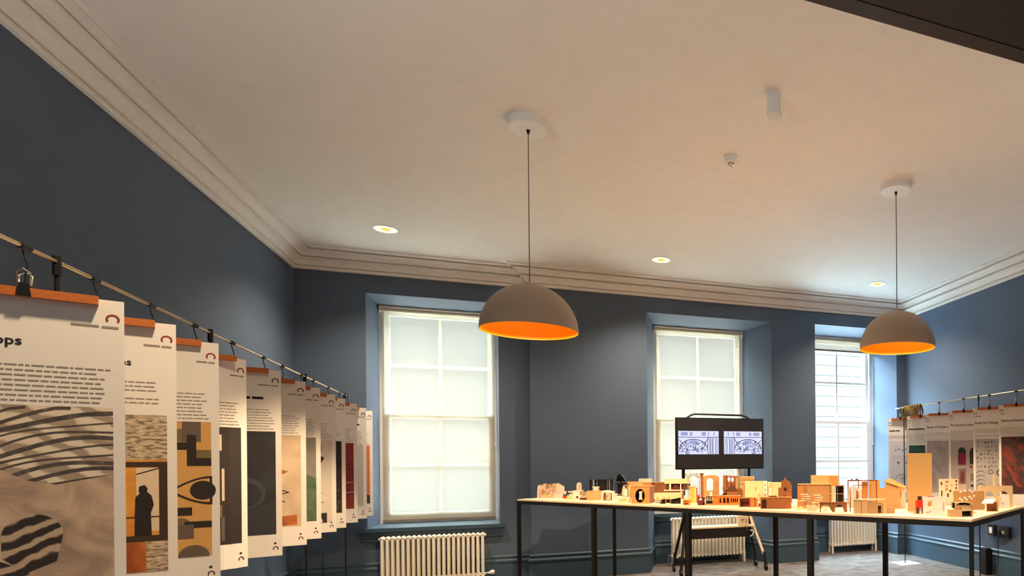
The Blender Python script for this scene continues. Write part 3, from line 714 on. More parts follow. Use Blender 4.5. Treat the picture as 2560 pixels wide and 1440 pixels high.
# 3 geometric eye
p = LP(2, 'poster with brown geometric blocks and one large dark eye, third on the left').base(seed=3, name_len=.06, title_words=(.06, .03, .05, .07))
och = flat('print_sand_ochre', (214, 164, 96), .04); olv = flat('print_olive', (122, 104, 66)); bk = flat('print_black_brown', (46, 38, 36)); gy = flat('print_warm_grey', (104, 90, 80))
eye = [(.045, -.652)] + [(.045+.14*(i/8), -.652+.062*math.sin(PI/2*i/8)) for i in range(1, 9)] + [(.185, -.714)] + [(.045+.14*(i/8), -.652-.062*math.sin(PI/2*i/8)) for i in range(7, 0, -1)]
p.picture([och, olv, bk, gy], [(3, 'rect', -.183, .06, -.44, -.352), (1, 'rect', .06, .09, -.44, -.385), (2, 'rect', -.183, .12, -.475, -.442), (3, 'rect', .09, .15, -.44, -.352), (2, 'rect', .105, .135, -.54, -.41), (2, 'rect', .105, .183, -.545, -.51),
    (1, 'rect', .135, .183, -.508, -.475), (3, 'rect', .045, .065, -.78, -.52), (2, 'rect', -.183, .120, -.76, -.725), (2, 'rect', -.183, .06, -.86, -.76), (1, circ(.085, -.80, .03, 10, 0, 180)), (2, 'rect', .095, .183, -.815, -.787),
    (3, 'rect', .065, .125, -.86, -.80), (2, [(.047, -.652)] + eye[1:]), (0, [((x-.135)*.84+.135, (z+.652)*.84-.652) for x, z in eye]), (2, circ(.155, -.652, .042)), (3, circ(.125, -.94, .05, 14, 0, 180)), (0, 'rect', -.183, .05, -.94, -.87)])
# 4 curled sheet
p = LP(3, 'poster curling at its right edge with a black strip of pale seated figures', 12, .05).base(seed=4, name_len=.06)
p.picture([bk, pale, gy, olv], [(1, 'rect', .03, .10, -.47, -.39), (1, 'rect', .02, .11, -.72, -.56), (3, 'rect', .03, .10, -.80, -.74), (2, 'rect', .02, .11, -.92, -.80), (2, 'rect', -.183, .0, -.92, -.36)])
# 5 dark
p = LP(4, 'poster with a large dark charcoal photograph, fifth on the left').base(seed=5, name_len=.09, title_words=(.09, .06, .10, .05), logo=m_logo2)
dk = ramp_print('print_charcoal', [(.3, (32, 32, 38)), (.6, (52, 54, 62)), (.8, (78, 80, 88))], 'noise', 4, .6, 6)
p.picture([dk, gy, flat('print_slate', (66, 68, 76))], [(2, circ(.04, -.70, .10, 18, 0, 360, .09)), (0, circ(.05, -.71, .07, 18, 0, 360, .07)), (2, 'rect', -.06, .0, -.76, -.68)])
# 6 beige sketches
p = LP(5, 'poster with a beige sketch sheet and a brown folded shape, sixth on the left').base(seed=6, name_len=.08, logo=m_logo2)
bei = ramp_print('print_beige', [(.3, (190, 166, 138)), (.6, (214, 192, 164))], 'noise', 7, .8, 6)
p.picture([bei, olv, dkb, rust], [(1, [(-.1, -.52), (.12, -.585), (.04, -.63), (-.1, -.57)]), (3, [(-.02, -.565), (.12, -.585), (.04, -.63)]), (2, 'line', [(-.1, -.70), (.02, -.68), (.12, -.72), (.0, -.75), (.1, -.78)], .003), (2, [(-.12, -.865), (.03, -.86), (-.02, -.885), (-.12, -.90)]), (3, [(-.1, -.89), (.16, -.865), (.16, -.93), (.0, -.935)])])
# 7 grey to green
p = LP(6, 'poster fading from grey down to mottled green, seventh on the left').base(seed=7, name_len=.08, logo=m_logo2)
gg_ = ramp_print('print_mottled_green', [(.3, (60, 84, 64)), (.6, (92, 112, 90)), (.8, (140, 146, 128))], 'noise', 10, .6, 7)
p.picture([ramp_print('print_mid_grey', [(.3, (120, 116, 112)), (.7, (146, 140, 134))], 'noise', 6, .4, 5), gg_, pale], [(1, [(-.183, -.60), (.0, -.62), (.08, -.58), (.183, -.64), (.183, -.94), (-.183, -.94)]), (2, circ(-.06, -.89, .04, 9))])
# 8 black drawings on white
p = LP(7, 'white poster with separate black ink drawings down its length, eighth on the left').base(seed=8, name_len=.08, logo=m_logo2)
star = [(.05+(.022 if i % 2 == 0 else .009)*math.cos(PI/2+i*PI/5), -.42+(.022 if i % 2 == 0 else .009)*math.sin(PI/2+i*PI/5)) for i in range(10)]
p.picture([flat('print_off_white', (222, 212, 198), .03), bk, gy], [(2, 'line', circ(.05, -.415, .07, 18), .002), (1, star), (1, 'line', [(-.02, -.49), (.13, -.49), (.06, -.61)], .008), (1, 'line', [(-.02, -.53), (.10, -.53)], .006), (1, 'line', [(-.02, -.57), (.08, -.57)], .005), (1, 'line', [(-.02, -.49), (-.02, -.53)], .006),
    (1, [(-.03, -.63), (.015, -.64), (.02, -.74), (-.01, -.765), (-.04, -.75)]), (2, 'line', [(.12, -.76), (.02, -.77), (.0, -.80), (.08, -.85), (.13, -.83)], .003), (1, 'line', circ(.05, -.905, .06, 12, 0, 180), .003), (1, [(.02, -.905), (.08, -.905), (.05, -.89)]), (1, 'rect', -.05, .15, -.99, -.915), (0, circ(.05, -.985, .075, 14, 0, 180, .06))], (-.183, .183, -.99, -.352))
# 9 black
p = LP(8, 'poster with an almost black speckled picture, ninth on the left', -3).base(seed=9, name_len=.07, logo=m_logo2)
p.picture([ramp_print('print_speckled_black', [(.4, (26, 20, 22)), (.62, (52, 38, 40)), (.8, (150, 120, 110))], 'noise', 30, .5, 8)], [])
# 10 red
p = LP(9, 'poster with a deep red picture crossed by pale slanting lines').base(seed=10, name_len=.07, logo=m_logo2)
red = ramp_print('print_deep_red', [(.3, (122, 34, 40)), (.7, (146, 46, 50))], 'noise', 12, .4, 5); pinkl = flat('print_pink_line', (206, 150, 130))
p.picture([red, pinkl, dkb], [(1, 'line', [(-.183, -.76), (.02, -.72), (.183, -.70)], .0035), (1, 'line', [(-.183, -.83), (.183, -.79)], .0035), (2, 'line', [(-.183, -.845), (.183, -.805)], .005), (2, 'line', [(-.1, -.585), (.183, -.59)], .004)])
# 11 grey with two small dark pictures
p = LP(10, 'pale grey poster with two small dark square pictures').base(seed=11, name_len=.07, title_words=(.24, .10), logo=m_logo2)
p.picture([flat('print_pale_grey', (196, 190, 186), .03), bk, gy], [(1, [(-.01, -.44), (.06, -.43), (.07, -.51), (-.01, -.52)]), (2, circ(.03, -.475, .02, 10)), (1, [(-.01, -.67), (.08, -.66), (.08, -.74), (-.01, -.75)]), (2, circ(.035, -.705, .022, 10)), (2, 'line', circ(.03, -.79, .03, 12), .002)])
# 12 orange
p = LP(11, 'poster with an orange picture and a dark sloping shape, farthest on the left').base(seed=12, name_len=.06, title_words=(.26, .08), logo=m_logo2)
p.picture([flat('print_orange', (206, 112, 56), .08, 9), pale, dkb], [(1, circ(-.0, -.45, .06, 14)), (2, [(-.183, -.60), (.0, -.62), (.05, -.80), (.183, -.86), (.183, -.94), (-.183, -.94)])])

AR = math.radians(-45)
def RP(i, label, curl=.0): return Sheet(RR(RY[i]), AR, .172, label, GR, curl, side=-1)
lil = flat('print_lilac_white', (216, 214, 222), .02)
p = RP(0, 'poster with small pencil sketches and one large drawn eye, farthest on the right').base(align='L', seed=21, lines=3, name_len=.05, title_words=(.08, .05), logo=m_logo2)
shp = [(1, circ(-.09+i*.055, -.42+.012*(i % 2), .014, 9)) for i in range(4)]
for i in range(4): shp.append((1, 'line', [(-.14+i*.06, -.50-.01*(i % 2)), (-.12+i*.06, -.51), (-.10+i*.06, -.49)], .002))
shp += [(1, 'line', [(-.15, -.53), (.15, -.53)], .0012), (1, [(-.08, -.57), (-.02, -.57), (-.05, -.61)]), (1, [(.06, -.57), (.12, -.57), (.09, -.61)]), (1, 'line', [(-.10, -.80), (-.05, -.745), (.02, -.73), (.09, -.75), (.13, -.80)], .003), (1, 'line', circ(.02, -.79, .04, 14), .003), (1, circ(.02, -.79, .015, 10))]
p.picture([lil, flat('print_pencil_grey', (132, 130, 146))], shp, (-.183, .183, -.94, -.30))
p = RP(1, 'poster with a dark teal picture below its text, second from the window on the right').base(align='L', seed=22, lines=8, name_len=.03, title_words=(.20, .10), logo=m_logo2)
p.picture([ramp_print('print_teal', [(.3, (22, 62, 64)), (.6, (34, 84, 84)), (.8, (62, 112, 108))], 'noise', 6, 1.0, 5)], [], (-.183, .183, -.94, -.365))
p = RP(2, 'pale grey poster with faint mottled landscape, behind the tall plywood panel').base(align='L', title=('Seeds of Change in', -.152, .034, -.168, 'L'), seed=23, lines=6, name_len=.05, logo=m_logo2)
p.picture([ramp_print('print_faint_landscape', [(.3, (156, 146, 142)), (.55, (190, 178, 172)), (.75, (206, 196, 192))], 'noise', 5, .6, 6)], [], (-.183, .183, -.94, -.32))
p = RP(3, 'poster with coloured arched window shapes in crimson and green').base(align='L', title=('The Question Game', -.152, .030, -.168, 'L'), seed=24, lines=7, name_len=.05, logo=m_logo2)
crim = flat('print_crimson', (132, 34, 58)); grn = flat('print_dark_green', (46, 62, 50)); mve = flat('print_mauve', (150, 118, 112)); brk = flat('print_brick', (126, 66, 54))
def ap(x0, x1, z0, z1): 
    r = (x1-x0)/2; return [(x0, z0), (x1, z0)] + [((x0+x1)/2+r*math.cos(math.radians(a)), z1-r+r*math.sin(math.radians(a))) for a in range(0, 181, 18)]
p.picture([flat('print_grey_mauve', (184, 170, 166), .03), crim, grn, mve, brk, bk], [(2, ap(-.085, .02, -.61, -.41)), (1, 'rect', -.08, .015, -.61, -.475), (2, ap(.07, .18, -.60, -.415)), (4, [(.18, -.55), (.18, -.70), (.13, -.66), (.125, -.60)]), (4, circ(.09, -.63, .016, 8)),
    (3, 'rect', -.075, .02, -.86, -.65), (4, circ(-.028, -.75, .03, 12, 0, 360, .075)), (3, [(.08, -.70), (.18, -.72), (.18, -.79), (.08, -.79)]), (5, [(.08, -.83), (.13, -.83), (.18, -.80), (.18, -.85), (.085, -.855)])], (-.183, .183, -.94, -.33))
p = RP(4, 'poster with rows of tiny dark sketches like a specimen chart').base(align='L', title=('Rules for Change', -.152, .034, -.168, 'L'), seed=25, lines=6, name_len=.07, logo=m_logo2)
rnd = random.Random(5); shp = []
for r_ in range(7):
    for c_ in range(8):
        if rnd.random() < .8: shp.append((1 if rnd.random() < .6 else 2, circ(-.155+c_*.045+rnd.uniform(-.008, .008), -.37-r_*.042+rnd.uniform(-.007, .007), rnd.uniform(.007, .013), 6)))
for i in range(4): shp.append((2, 'line', circ(-.12, -.70-i*.045, .05, 10, 10, 170, .03), .003))
shp += [(2, 'line', circ(.0, -.68, .035, 12, 0, 360, .02), .004), (1, 'line', circ(.12, -.69, .04, 12, 0, 360, .03), .005), (1, 'line', [(.06, -.87), (.13, -.80)], .007), (1, 'rect', -.09, -.065, -.87, -.83)]
p.picture([flat('print_cool_grey', (182, 178, 178), .03), flat('print_ink_grey', (84, 78, 84)), flat('print_soft_grey', (130, 126, 128))], shp, (-.183, .183, -.94, -.33))
p = RP(5, 'poster with a rust red and black smoky picture, at the right edge').base(align='L', title=('Sensory Explorat', -.152, .034, -.168, 'L'), seed=26, lines=7, name_len=.05, logo=m_logo2)
p.picture([ramp_print('print_rust_smoke', [(.32, (38, 32, 40)), (.45, (70, 40, 40)), (.58, (134, 50, 34)), (.78, (160, 76, 44))], 'noise', 5, 1.4, 6)], [], (-.183, .183, -.90, -.32))

# ------------------------------------------------------------------ architectural models on the table
c_white = mat('white_card', (240, 228, 214), .7, .03, 40); c_pink = mat('pinkish_card', (232, 206, 190), .7, .05, 20)
c_tan = mat('tan_cardboard', (204, 164, 112), .75, .08, 18); c_kraft = mat('kraft_board', (188, 146, 96), .75, .08, 25)
c_wood = mat('honey_wood', (196, 136, 76), .55, .14, 9, stretch=(1, 1, 8)); c_brown = mat('chestnut_board', (138, 88, 52), .6, .14, 12)
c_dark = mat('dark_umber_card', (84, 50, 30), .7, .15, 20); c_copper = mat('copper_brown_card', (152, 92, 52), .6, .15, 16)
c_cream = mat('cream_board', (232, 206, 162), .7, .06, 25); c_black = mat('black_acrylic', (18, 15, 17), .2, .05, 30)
c_red = mat('bright_red_paint', (206, 40, 22), .5, .06, 40); c_mar = mat('maroon_card', (98, 30, 32), .6, .1, 20)
c_orange = mat('orange_card', (226, 128, 48), .6, .08, 20); c_sepia = ramp_print('sepia_printed_card', [(.35, (140, 104, 78)), (.55, (214, 186, 164)), (.75, (236, 214, 198))], 'noise', 30, .6, 5)
c_yel = mat('yellow_card', (232, 190, 92), .6, .08, 30); c_blue = mat('blue_grey_card', (70, 84, 110), .6, .1, 30); c_grey = mat('grey_tracing_card', (150, 146, 140), .6, .05, 30)
c_foam = mat('white_cotton', (244, 236, 220), .95, .05, 80, .3)
def _clr(nt, out):
    t = nt.nodes.new('ShaderNodeBsdfTransparent'); t.inputs[0].default_value = (.95, .95, .95, 1); g_ = nt.nodes.new('ShaderNodeBsdfPrincipled')
    g_.inputs['Base Color'].default_value = lin((225, 220, 214)); g_.inputs['Roughness'].default_value = .1
    x = nt.nodes.new('ShaderNodeMixShader'); x.inputs[0].default_value = .35; nt.links.new(t.outputs[0], x.inputs[1]); nt.links.new(g_.outputs[0], x.inputs[2]); nt.links.new(x.outputs[0], out.inputs[0])
c_clear = mix_two('clear_acrylic', _clr)
CAMROT = -YAW
class Mod:
    """one model: x right, y back, z up in model units of k metres, standing on the table top at (s along the front edge, t back from it)"""
    def __init__(s, name, label, S, T, k, yaw=0.0, cat='model', z=0.0):
        p = TA + TE1*S + TE2*T; s.k = k/1000.0
        s.t = thing(name, label, cat, (p.x, p.y, TZ+z), CAMROT+math.radians(yaw))
    def box(s, nm, mt, x0, x1, z0, z1, y0, y1): return G(s.k).box(x0, x1, y0, y1, z0, z1).build(nm, mt, s.t)
    def plate(s, nm, mt, outer, y0, y1, holes=()): return G(s.k).plate(outer, y0, y1, holes).build(nm, mt, s.t)
    def side(s, nm, mt, outer, x0, x1, holes=()): return G(s.k).plate(outer, x0, x1, holes, 'x').build(nm, mt, s.t)   # outline in (y, z)
    def flat(s, nm, mt, outer, z0, z1, holes=()): return G(s.k).plate(outer, z0, z1, holes, 'z').build(nm, mt, s.t)   # outline in (x, y)
    def tube(s, nm, mt, path, r, n=6): return G(s.k).tube(path, r, n).build(nm, mt, s.t)
    def ball(s, nm, mt, c, r, sz=1.0): return G(s.k).ball(c, r, 10, sz).build(nm, mt, s.t)
    def lathe(s, nm, mt, prof, c=(0, 0, 0), n=16): return G(s.k).lathe(prof, c, n).build(nm, mt, s.t)

M = Mod('ruined_house_model', 'torn pinkish paper model of a ruined house at the far left end of the table', .20, .24, 3.94, 8)
M.plate('back_wall', c_sepia, [(-33, 0), (22, 0), (22, 33), (14, 38), (8, 37), (-10, 35), (-16, 37), (-33, 33), (-35, 20)], 16, 18)
M.side('left_wall', c_pink, [(-1, 0), (16, 0), (16, 33), (10, 30), (4, 26), (1, 12)], -33, -31)
M.plate('gable_wall', c_pink, [(12, 0), (30, 0), (31, 10), (31, 29), (16, 37), (12, 35)], 6, 8)
M.box('floor_slab', c_pink, -30, 30, 0, 1.2, -4, 18)
M.flat('inner_step', c_yel, [(-22, 0), (-2, -2), (2, 6), (-18, 9)], 6, 8)
M.box('low_wall', c_pink, -24, 0, 1.2, 6, 2, 9); M.plate('rubble', c_pink, [(4, 1), (28, 1), (31, 8), (24, 12), (16, 9), (10, 14), (7, 8)], -2, 2)
M.plate('torn_flap', c_white, [(27, 4), (36, 14), (34, 18), (30, 16)], 9, 10)

M = Mod('toy_block', 'tiny red and blue folded block beside the torn paper house', .345, .30, 3.92)
M.plate('base_piece', c_red, [(-6, 0), (3, 0), (5, 4), (0, 6), (-6, 5)], -2, 3); M.plate('blue_flap', c_blue, [(-7, 4), (-2, 6), (3, 9), (1, 12), (-3, 9), (-7, 12)], 3, 4)
M = Mod('cone_figure', 'tiny yellow cone figure in front of the white chimney house', .475, .23, 3.85)
M.lathe('cone', c_yel, [(0, 0), (4, 0), (3.5, 3), (1.2, 9), (0, 11)]); M.ball('foot', c_tan, (3.5, -2, 1.5), 1.5)

M = Mod('chimney_house_model', 'white card house with a tall chimney and a round dark hole', .63, .25, 3.79, 6)
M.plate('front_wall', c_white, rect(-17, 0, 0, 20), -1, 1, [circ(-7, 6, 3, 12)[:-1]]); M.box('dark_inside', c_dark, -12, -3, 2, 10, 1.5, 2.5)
M.box('body', c_white, -16.5, 0, 0, 19.5, 3, 16); M.side('right_wall', c_sepia, [(-1, 0), (17, 0), (17, 22), (-1, 20)], .2, 1.6)
M.plate('cornice', c_white, [(-28, 18), (-17, 18), (-17, 21), (-29, 21)], -2, 3); M.flat('roof', c_pink, [(-18, -2), (3, -2), (6, 18), (-14, 18)], 20.2, 22.5)
M.box('stack', c_pink, -9, 2, 22.5, 38, 3, 10); M.box('stack_shaft', c_pink, -7.5, .5, 38, 42, 4, 9); M.box('stack_groove', c_sepia, -4, 0, 24, 37, 2.4, 3)
M.plate('step', c_cream, [(-18, 0), (-30, 0), (-28, 14), (-18, 18)], 5, 9)

M = Mod('cardboard_box_model', 'plain orange cardboard box with a small jar shaped top', .815, .25, 3.73, 4)
M.box('body', c_tan, -15, 19, 0, 22, 0, 16); M.box('lid', c_kraft, -15.5, 19.5, 22, 22.8, -.5, 16.5)
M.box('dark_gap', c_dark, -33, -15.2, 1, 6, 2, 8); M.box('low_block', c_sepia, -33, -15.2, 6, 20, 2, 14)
M.lathe('jar', c_pink, [(0, 22.8), (7.5, 22.8), (8, 25), (7.2, 30), (9, 31), (9, 33), (0, 33)], (6, 8, 0)); M.box('small_notch', c_kraft, 14, 17, 2, 6, -.5, 0)

M = Mod('black_fin_tower', 'cluster of upright black acrylic fins, the tallest dark model', .49, .62, 4.03)
for a, b, y in ((-29, -24, 0), (-18, -13.5, 5), (-10, 12, 3), (15, 22, 6), (24, 29, 1)): M.box('fin', c_black, a, b, 0, 44, y, y+3)
for a in (-21, 18.5): M.box('clear_fin', c_clear, a, a+1.5, 0, 43, 2, 8)
M.box('base', c_black, -30, 30, 0, 2, -2, 12)

M = Mod('arched_booth_model', 'white booth with a curved top and two dark upright slots', 1.085, .19, 3.61, -6)
M.plate('front', c_white, [(-15, 0), (14, 0), (14, 25), (8, 27), (0, 27.6), (-8, 27), (-15, 25)], -1, 1, [rect(-11.5, -3, 2, 22), rect(8.5, 12, 2, 21)])
M.box('centre_panel', c_sepia, -2, 8, 1, 22, -2, -1); M.box('back', c_brown, -14, 13, 0, 25, 13, 15); M.side('end_wall', c_white, rect(1, 15, 0, 25), -15, -13.5); M.side('end_wall', c_white, rect(1, 15, 0, 25), 12.5, 14)
M.box('base', c_white, -17, 18, -.0, 1, -4, 16)

M = Mod('folded_tent_model', 'folded pale paper shards hanging under a flat black roof on wire legs', .89, .56, 3.83)
M.box('black_roof', c_black, -20, 8, 36, 38.5, -4, 14); M.box('black_screen', c_black, -19, -3, 10, 36, 10, 12)
M.plate('shard', c_pink, [(-8, 10), (-2, 34), (2, 35), (0, 6)], 2, 3); M.plate('shard', c_white, [(0, 5), (3, 34), (9, 34), (8, 8)], -1, 0); M.plate('shard', c_cream, [(9, 0), (12, 35), (15, 34), (15, 4)], 1, 2)
for a, b in ((-7, -4), (2, 1), (8, 12), (13, 14)): M.tube('wire_leg', c_dark, [(a, 2, 36), ((a+b)/2, 1, 14), (b, 0, 0)], .45)
M.plate('brown_triangle', c_dark, [(1, 33), (9, 33), (6, 22)], -2, -1.2)
M = Mod('black_hood_model', 'small black peaked hood standing up behind the folded shards', .44, .92, 4.15)
M.plate('hood', c_black, [(-12, 36), (-9, 50), (-5, 54), (1, 53), (8, 44), (13, 36)], -2, 6); M.box('mast', c_black, -2, 2, 0, 37, 1, 4); M.box('foot', c_black, -10, 10, 0, 1.5, -4, 8)

M = Mod('stepped_base_model', 'low cream stepped base with tiny cut out marks', 1.40, .10, 3.45)
M.box('base', c_cream, -16, 14, 0, 4, 0, 14); M.box('upper_step', c_cream, -8, 14, 4, 11, 4, 14)
for i, a in enumerate((-13, -8, -3, 2)): M.box('cut_mark', c_kraft, a, a+2.6, 6, 9, 3.2, 4)
M.box('corner_post', c_white, 6, 14, 11, 14, 6, 12)

M = Mod('backing_board', 'upright tan board beside the box with the oval hole', .90, .68, 3.9, 5)
M.box('board', c_tan, -17, 22, 0, 41, 0, 2.5); M.box('stained_panel', c_kraft, -10, 4, 6, 30, -.6, 0); M.box('edge_strip', c_yel, -18, -13, 0, 38, -5, 0)
M = Mod('white_topped_crate', 'small brown crate with a white lid behind the oval box', .86, .86, 4.03)
M.box('crate', c_wood, -15, 15, 0, 36, 0, 16); M.box('lid', c_white, -15.5, 15.5, 36, 45, -.5, 16.5)

M = Mod('oval_opening_box', 'orange wooden box with a black oval opening and a bone shaped figure inside', 1.585, .12, 3.40, -3)
M.plate('front', c_wood, rect(-23, 23, 0, 41), 0, 1.6, [circ(-1, 19, 12, 24, 0, 360, 17)[:-1]])
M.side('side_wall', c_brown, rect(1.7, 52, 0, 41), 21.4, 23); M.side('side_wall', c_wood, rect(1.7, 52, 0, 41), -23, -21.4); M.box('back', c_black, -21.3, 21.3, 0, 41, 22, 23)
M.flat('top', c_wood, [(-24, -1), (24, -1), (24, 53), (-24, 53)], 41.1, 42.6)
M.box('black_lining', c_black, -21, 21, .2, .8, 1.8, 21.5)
M.plate('bone_figure', c_pink, [(-6, 8), (-1, 9), (4, 8), (2.6, 14), (2.2, 20), (2.8, 26), (4.5, 31), (-1, 30), (-6, 31), (-5, 26), (-4.4, 20), (-5, 14)], 6, 9)
M = Mod('long_brown_box', 'long low brown box right in front of the blind', .93, 1.02, 4.1)
M.box('body', c_brown, -26, 30, 0, 33, 0, 12); M.box('lid', c_kraft, -27, 31, 33, 35, -1, 13)

M = Mod('red_room_model', 'pale box open at the front showing a dark red room with white columns', 1.415, .74, 3.78)
M.box('lid', c_cream, -31, 32, 38, 50, -2, 16); M.box('back_wall', c_mar, -30, 31, 22, 38, 14, 16); M.box('shelf', c_pink, -32, 16, 20, 23, -3, 16)
M.box('column', c_white, -19, -15, 23, 38, -1, 2); M.box('column', c_white, 8, 10.5, 23, 38, -1, 2)
M.plate('red_arch', c_mar, archp(-12, 6, 23, 26, 8), 4, 6); M.box('red_block', c_red, -14, 2, 23, 27, 6, 8); M.box('dark_block', c_dark, -28, -20, 23, 36, 3, 13); M.box('dark_block', c_dark, 14, 28, 23, 37, 3, 13)
M.box('lower_body', c_brown, -30, 15, 0, 20, 2, 15)

M = Mod('market_hall_model', 'cream slab with tiny pyramid bumps over dark openings', 1.845, .18, 3.35)
M.plate('slab_front', c_cream, [(-34, 13), (-29, 10), (-24, 9), (-16, 10.5), (-8, 12), (8, 11), (34, 16), (34, 26), (-34, 26)], 0, 1.5); M.box('slab_top', c_cream, -34, 34, 25, 27, 1.6, 18)
for a in (-25, -9, 3): M.plate('pyramid', c_tan, [(a-4, 13), (a+4, 13), (a, 18)], -1.2, 0)
M.box('dark_back', c_dark, -33, 32, 0, 24, 12, 14); M.box('dark_panel', c_black, 8, 31, 0, 12, 4, 6); M.box('white_step', c_white, -31, -20, 0, 3, 0, 4); M.box('white_step', c_white, -32, -19, 5, 8, 2, 6)
for a in (-18, -6, 6): M.box('post', c_grey, a, a+1.6, 0, 12, 1.6, 3)
M.box('sill', c_white, -5, 5, 0, 2, 0, 4); M.box('end_post', c_pink, 32, 34.5, 0, 34, 2, 5)

M = Mod('amber_tower_model', 'slim translucent amber tower with a pale corner post', 1.96, .36, 3.37)
M.box('tower', c_yel, -9, 4, 0, 40, 4, 14); M.box('corner_post', c_cream, 4.2, 7, 0, 44, 2, 5); M.box('cap', c_cream, -10, 8, 40, 42, 2, 15); M.box('panel', c_tan, 7.2, 11, 0, 38, 8, 10)
M = Mod('orange_house_model', 'little orange house with cut out windows at the table edge', 2.09, .14, 3.24)
M.plate('front', c_orange, rect(-8, 8, 0, 13), -1, 0, [rect(-6, 5, 7.6, 9.6), rect(-6, 5, 2, 5)]); M.box('inside', c_red, -7, 7, 0, 12, 5, 6); M.side('side_wall', c_orange, rect(.1, 8, 0, 13), 7, 8.2); M.side('side_wall', c_orange, rect(.1, 8, 0, 13), -8, -7); M.box('roof', c_yel, -8.5, 8.5, 13, 14, -1.2, 8)
M = Mod('red_tree_model', 'small bright red branching piece between the orange house and the maroon drum', 2.14, .24, 3.24)
M.tube('trunk', c_red, [(0, 0, 0), (0, 0, 12), (-1, 0, 20)], 1.6); M.plate('crown', c_red, [(-4, 12), (3, 10), (5, 16), (2, 18), (0, 26), (-4, 22)], -2, 2); M.box('leg', c_red, -5, -3, 0, 12, 1, 3); M.box('leg', c_pink, 4, 6, 0, 14, -1, 1)
M = Mod('maroon_drum_model', 'maroon drum topped with a pale pink ball', 2.19, .20, 3.24)
M.lathe('drum', c_mar, [(0, 0), (7, 0), (7, 10), (6.4, 11.5), (0, 11.5)]); M.ball('ball', c_pink, (0, 0, 13), 4); M.box('screen', c_mar, -8, 10, 0, 18, 9, 10.5); M.box('pink_post', c_pink, 9.6, 14, 0, 15, 2, 5)
M = Mod('black_comb_model', 'black box with a row of thin white columns like a comb', 2.26, .24, 3.23)
M.box('back', c_black, -11, 11, 0, 20, 5, 7); M.box('plinth', c_black, -11, 11, 0, 10, 0, 4.8)
for i in range(5): M.box('column', c_white, -8.6+i*4, -7+i*4, 10, 20, 1, 3)
M.box('lintel', c_black, -11.5, 11.5, 20, 21.2, -.5, 7)

M = Mod('gothic_frame_model', 'tall grey openwork gothic frame with flaring column heads', 1.66, .70, 3.68)
for a in (-14.5, 13): M.plate('column', c_grey, [(a, 0), (a+2, 0), (a+2, 50), (a+1, 54), (a, 50)], 0, 2)
for a in (-13.5, 14): M.plate('flared_head', c_grey, [(a-.8, 52), (a+.8, 52), (a+9, 66), (a+6, 66), (a, 55), (a-6, 66), (a-9, 66)], 0, 2); M.plate('web', c_pink, [(a, 55), (a+6, 66), (a-6, 66)], .6, 1.2)
M.plate('pointed_arch', c_grey, [(-12, 54), (-3, 63), (0, 65), (3, 63), (12, 54), (10, 54), (0, 62.5), (-10, 54)], 0, 2); M.box('base', c_cream, -20, 20, 0, 2, -3, 10)
for a, h in ((-5, 26), (-1, 38), (3, 24), (8, 20)): M.tube('tree', c_grey, [(a, 6, 2), (a+.5, 6, h*.6), (a, 6, h)], [.5, .9, .3])
M.box('side_strip', c_white, 17, 19, 0, 50, 2, 4)

M = Mod('arched_ruin_model', 'brown ruined facade with one tall arched window and a tower', 1.825, .72, 3.63)
M.plate('facade', c_kraft, [(-18, 0), (26, 0), (26, 58), (16, 62), (4, 62), (-6, 61), (-12, 60), (-18, 58)], 0, 2, [archp(-5, 11, 24, 48, 10, 7)])
M.box('corner_tower', c_brown, -20, -14, 0, 64, -2, 5); M.plate('tower_cap', c_dark, [(-23, 64), (-11, 64), (-14, 67), (-20, 67)], -3, 6); M.box('reveal', c_cream, 11.2, 13, 22, 52, 2.2, 6); M.box('base_block', c_mar, -12, 22, 0, 18, 3, 8)
M = Mod('white_vase_model', 'small white bottle shaped vase in front of the arched ruin', 1.94, .62, 3.56)
M.lathe('vase', c_white, [(0, 0), (5, 0), (5.4, 4), (4, 10), (2.4, 17), (2.8, 22), (0, 24)])
M = Mod('copper_tower_model', 'copper brown tower with two pale oval holes', 2.00, .80, 3.62)
M.plate('front', c_copper, [(-15, 0), (20, 0), (20, 60), (-15, 62)], 0, 2, [circ(-1, 52, 3.4, 14, 0, 360, 6.5)[:-1], circ(8, 51, 3.8, 14, 0, 360, 6)[:-1]])
M.box('left_pier', c_copper, -15, -7, 0, 62, -4, -.2); M.box('ledge', c_brown, -16, 4, 26, 34, -7, -.2); M.box('right_wing', c_kraft, 16, 22, 0, 56, -3, -.2); M.box('finial', c_grey, 24, 27, 0, 62, 1, 3)
M.plate('dark_ribbon', c_black, [(-16, 12), (-8, 15), (2, 13), (12, 12), (12, 17), (0, 18), (-9, 19), (-17, 15)], -9, -8)

M = Mod('arcade_model', 'long orange arcaded building on a curved base plate', 2.37, .30, 3.22, -4)
M.flat('base_plate', c_wood, [(-48, -4), (-30, -10), (10, -13), (40, -7), (40, 26), (-48, 26)], 0, 3.5)
hs = [archp(-16+0, -12, 5, 15, 6)] + [archp(a, a+6, 5, 15, 6) for a in (-7, 2)] + [archp(a, a+3.4, 7, 15, 5) for a in (12, 17, 22, 27)]
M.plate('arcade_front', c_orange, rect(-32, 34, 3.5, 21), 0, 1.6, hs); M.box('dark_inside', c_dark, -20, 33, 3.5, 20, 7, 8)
M.side('end_wall', c_orange, rect(0, 20, 3.5, 24), -33.4, -32.1); M.flat('roof', c_wood, [(-34, -2), (35, -2), (35, 22), (-20, 24)], 21.1, 23.2)
M = Mod('umber_temple_model', 'dark umber stepped temple with a pointed spire', 2.13, .70, 3.54)
M.box('plinth', c_brown, -17, 21, 0, 24, 0, 20); M.box('left_hall', c_dark, -16, 4, 24, 30, 2, 16); M.plate('front_gable', c_dark, [(-14, 24), (5, 24), (5, 33), (-1, 36), (-9, 36), (-14, 33)], 1, 3)
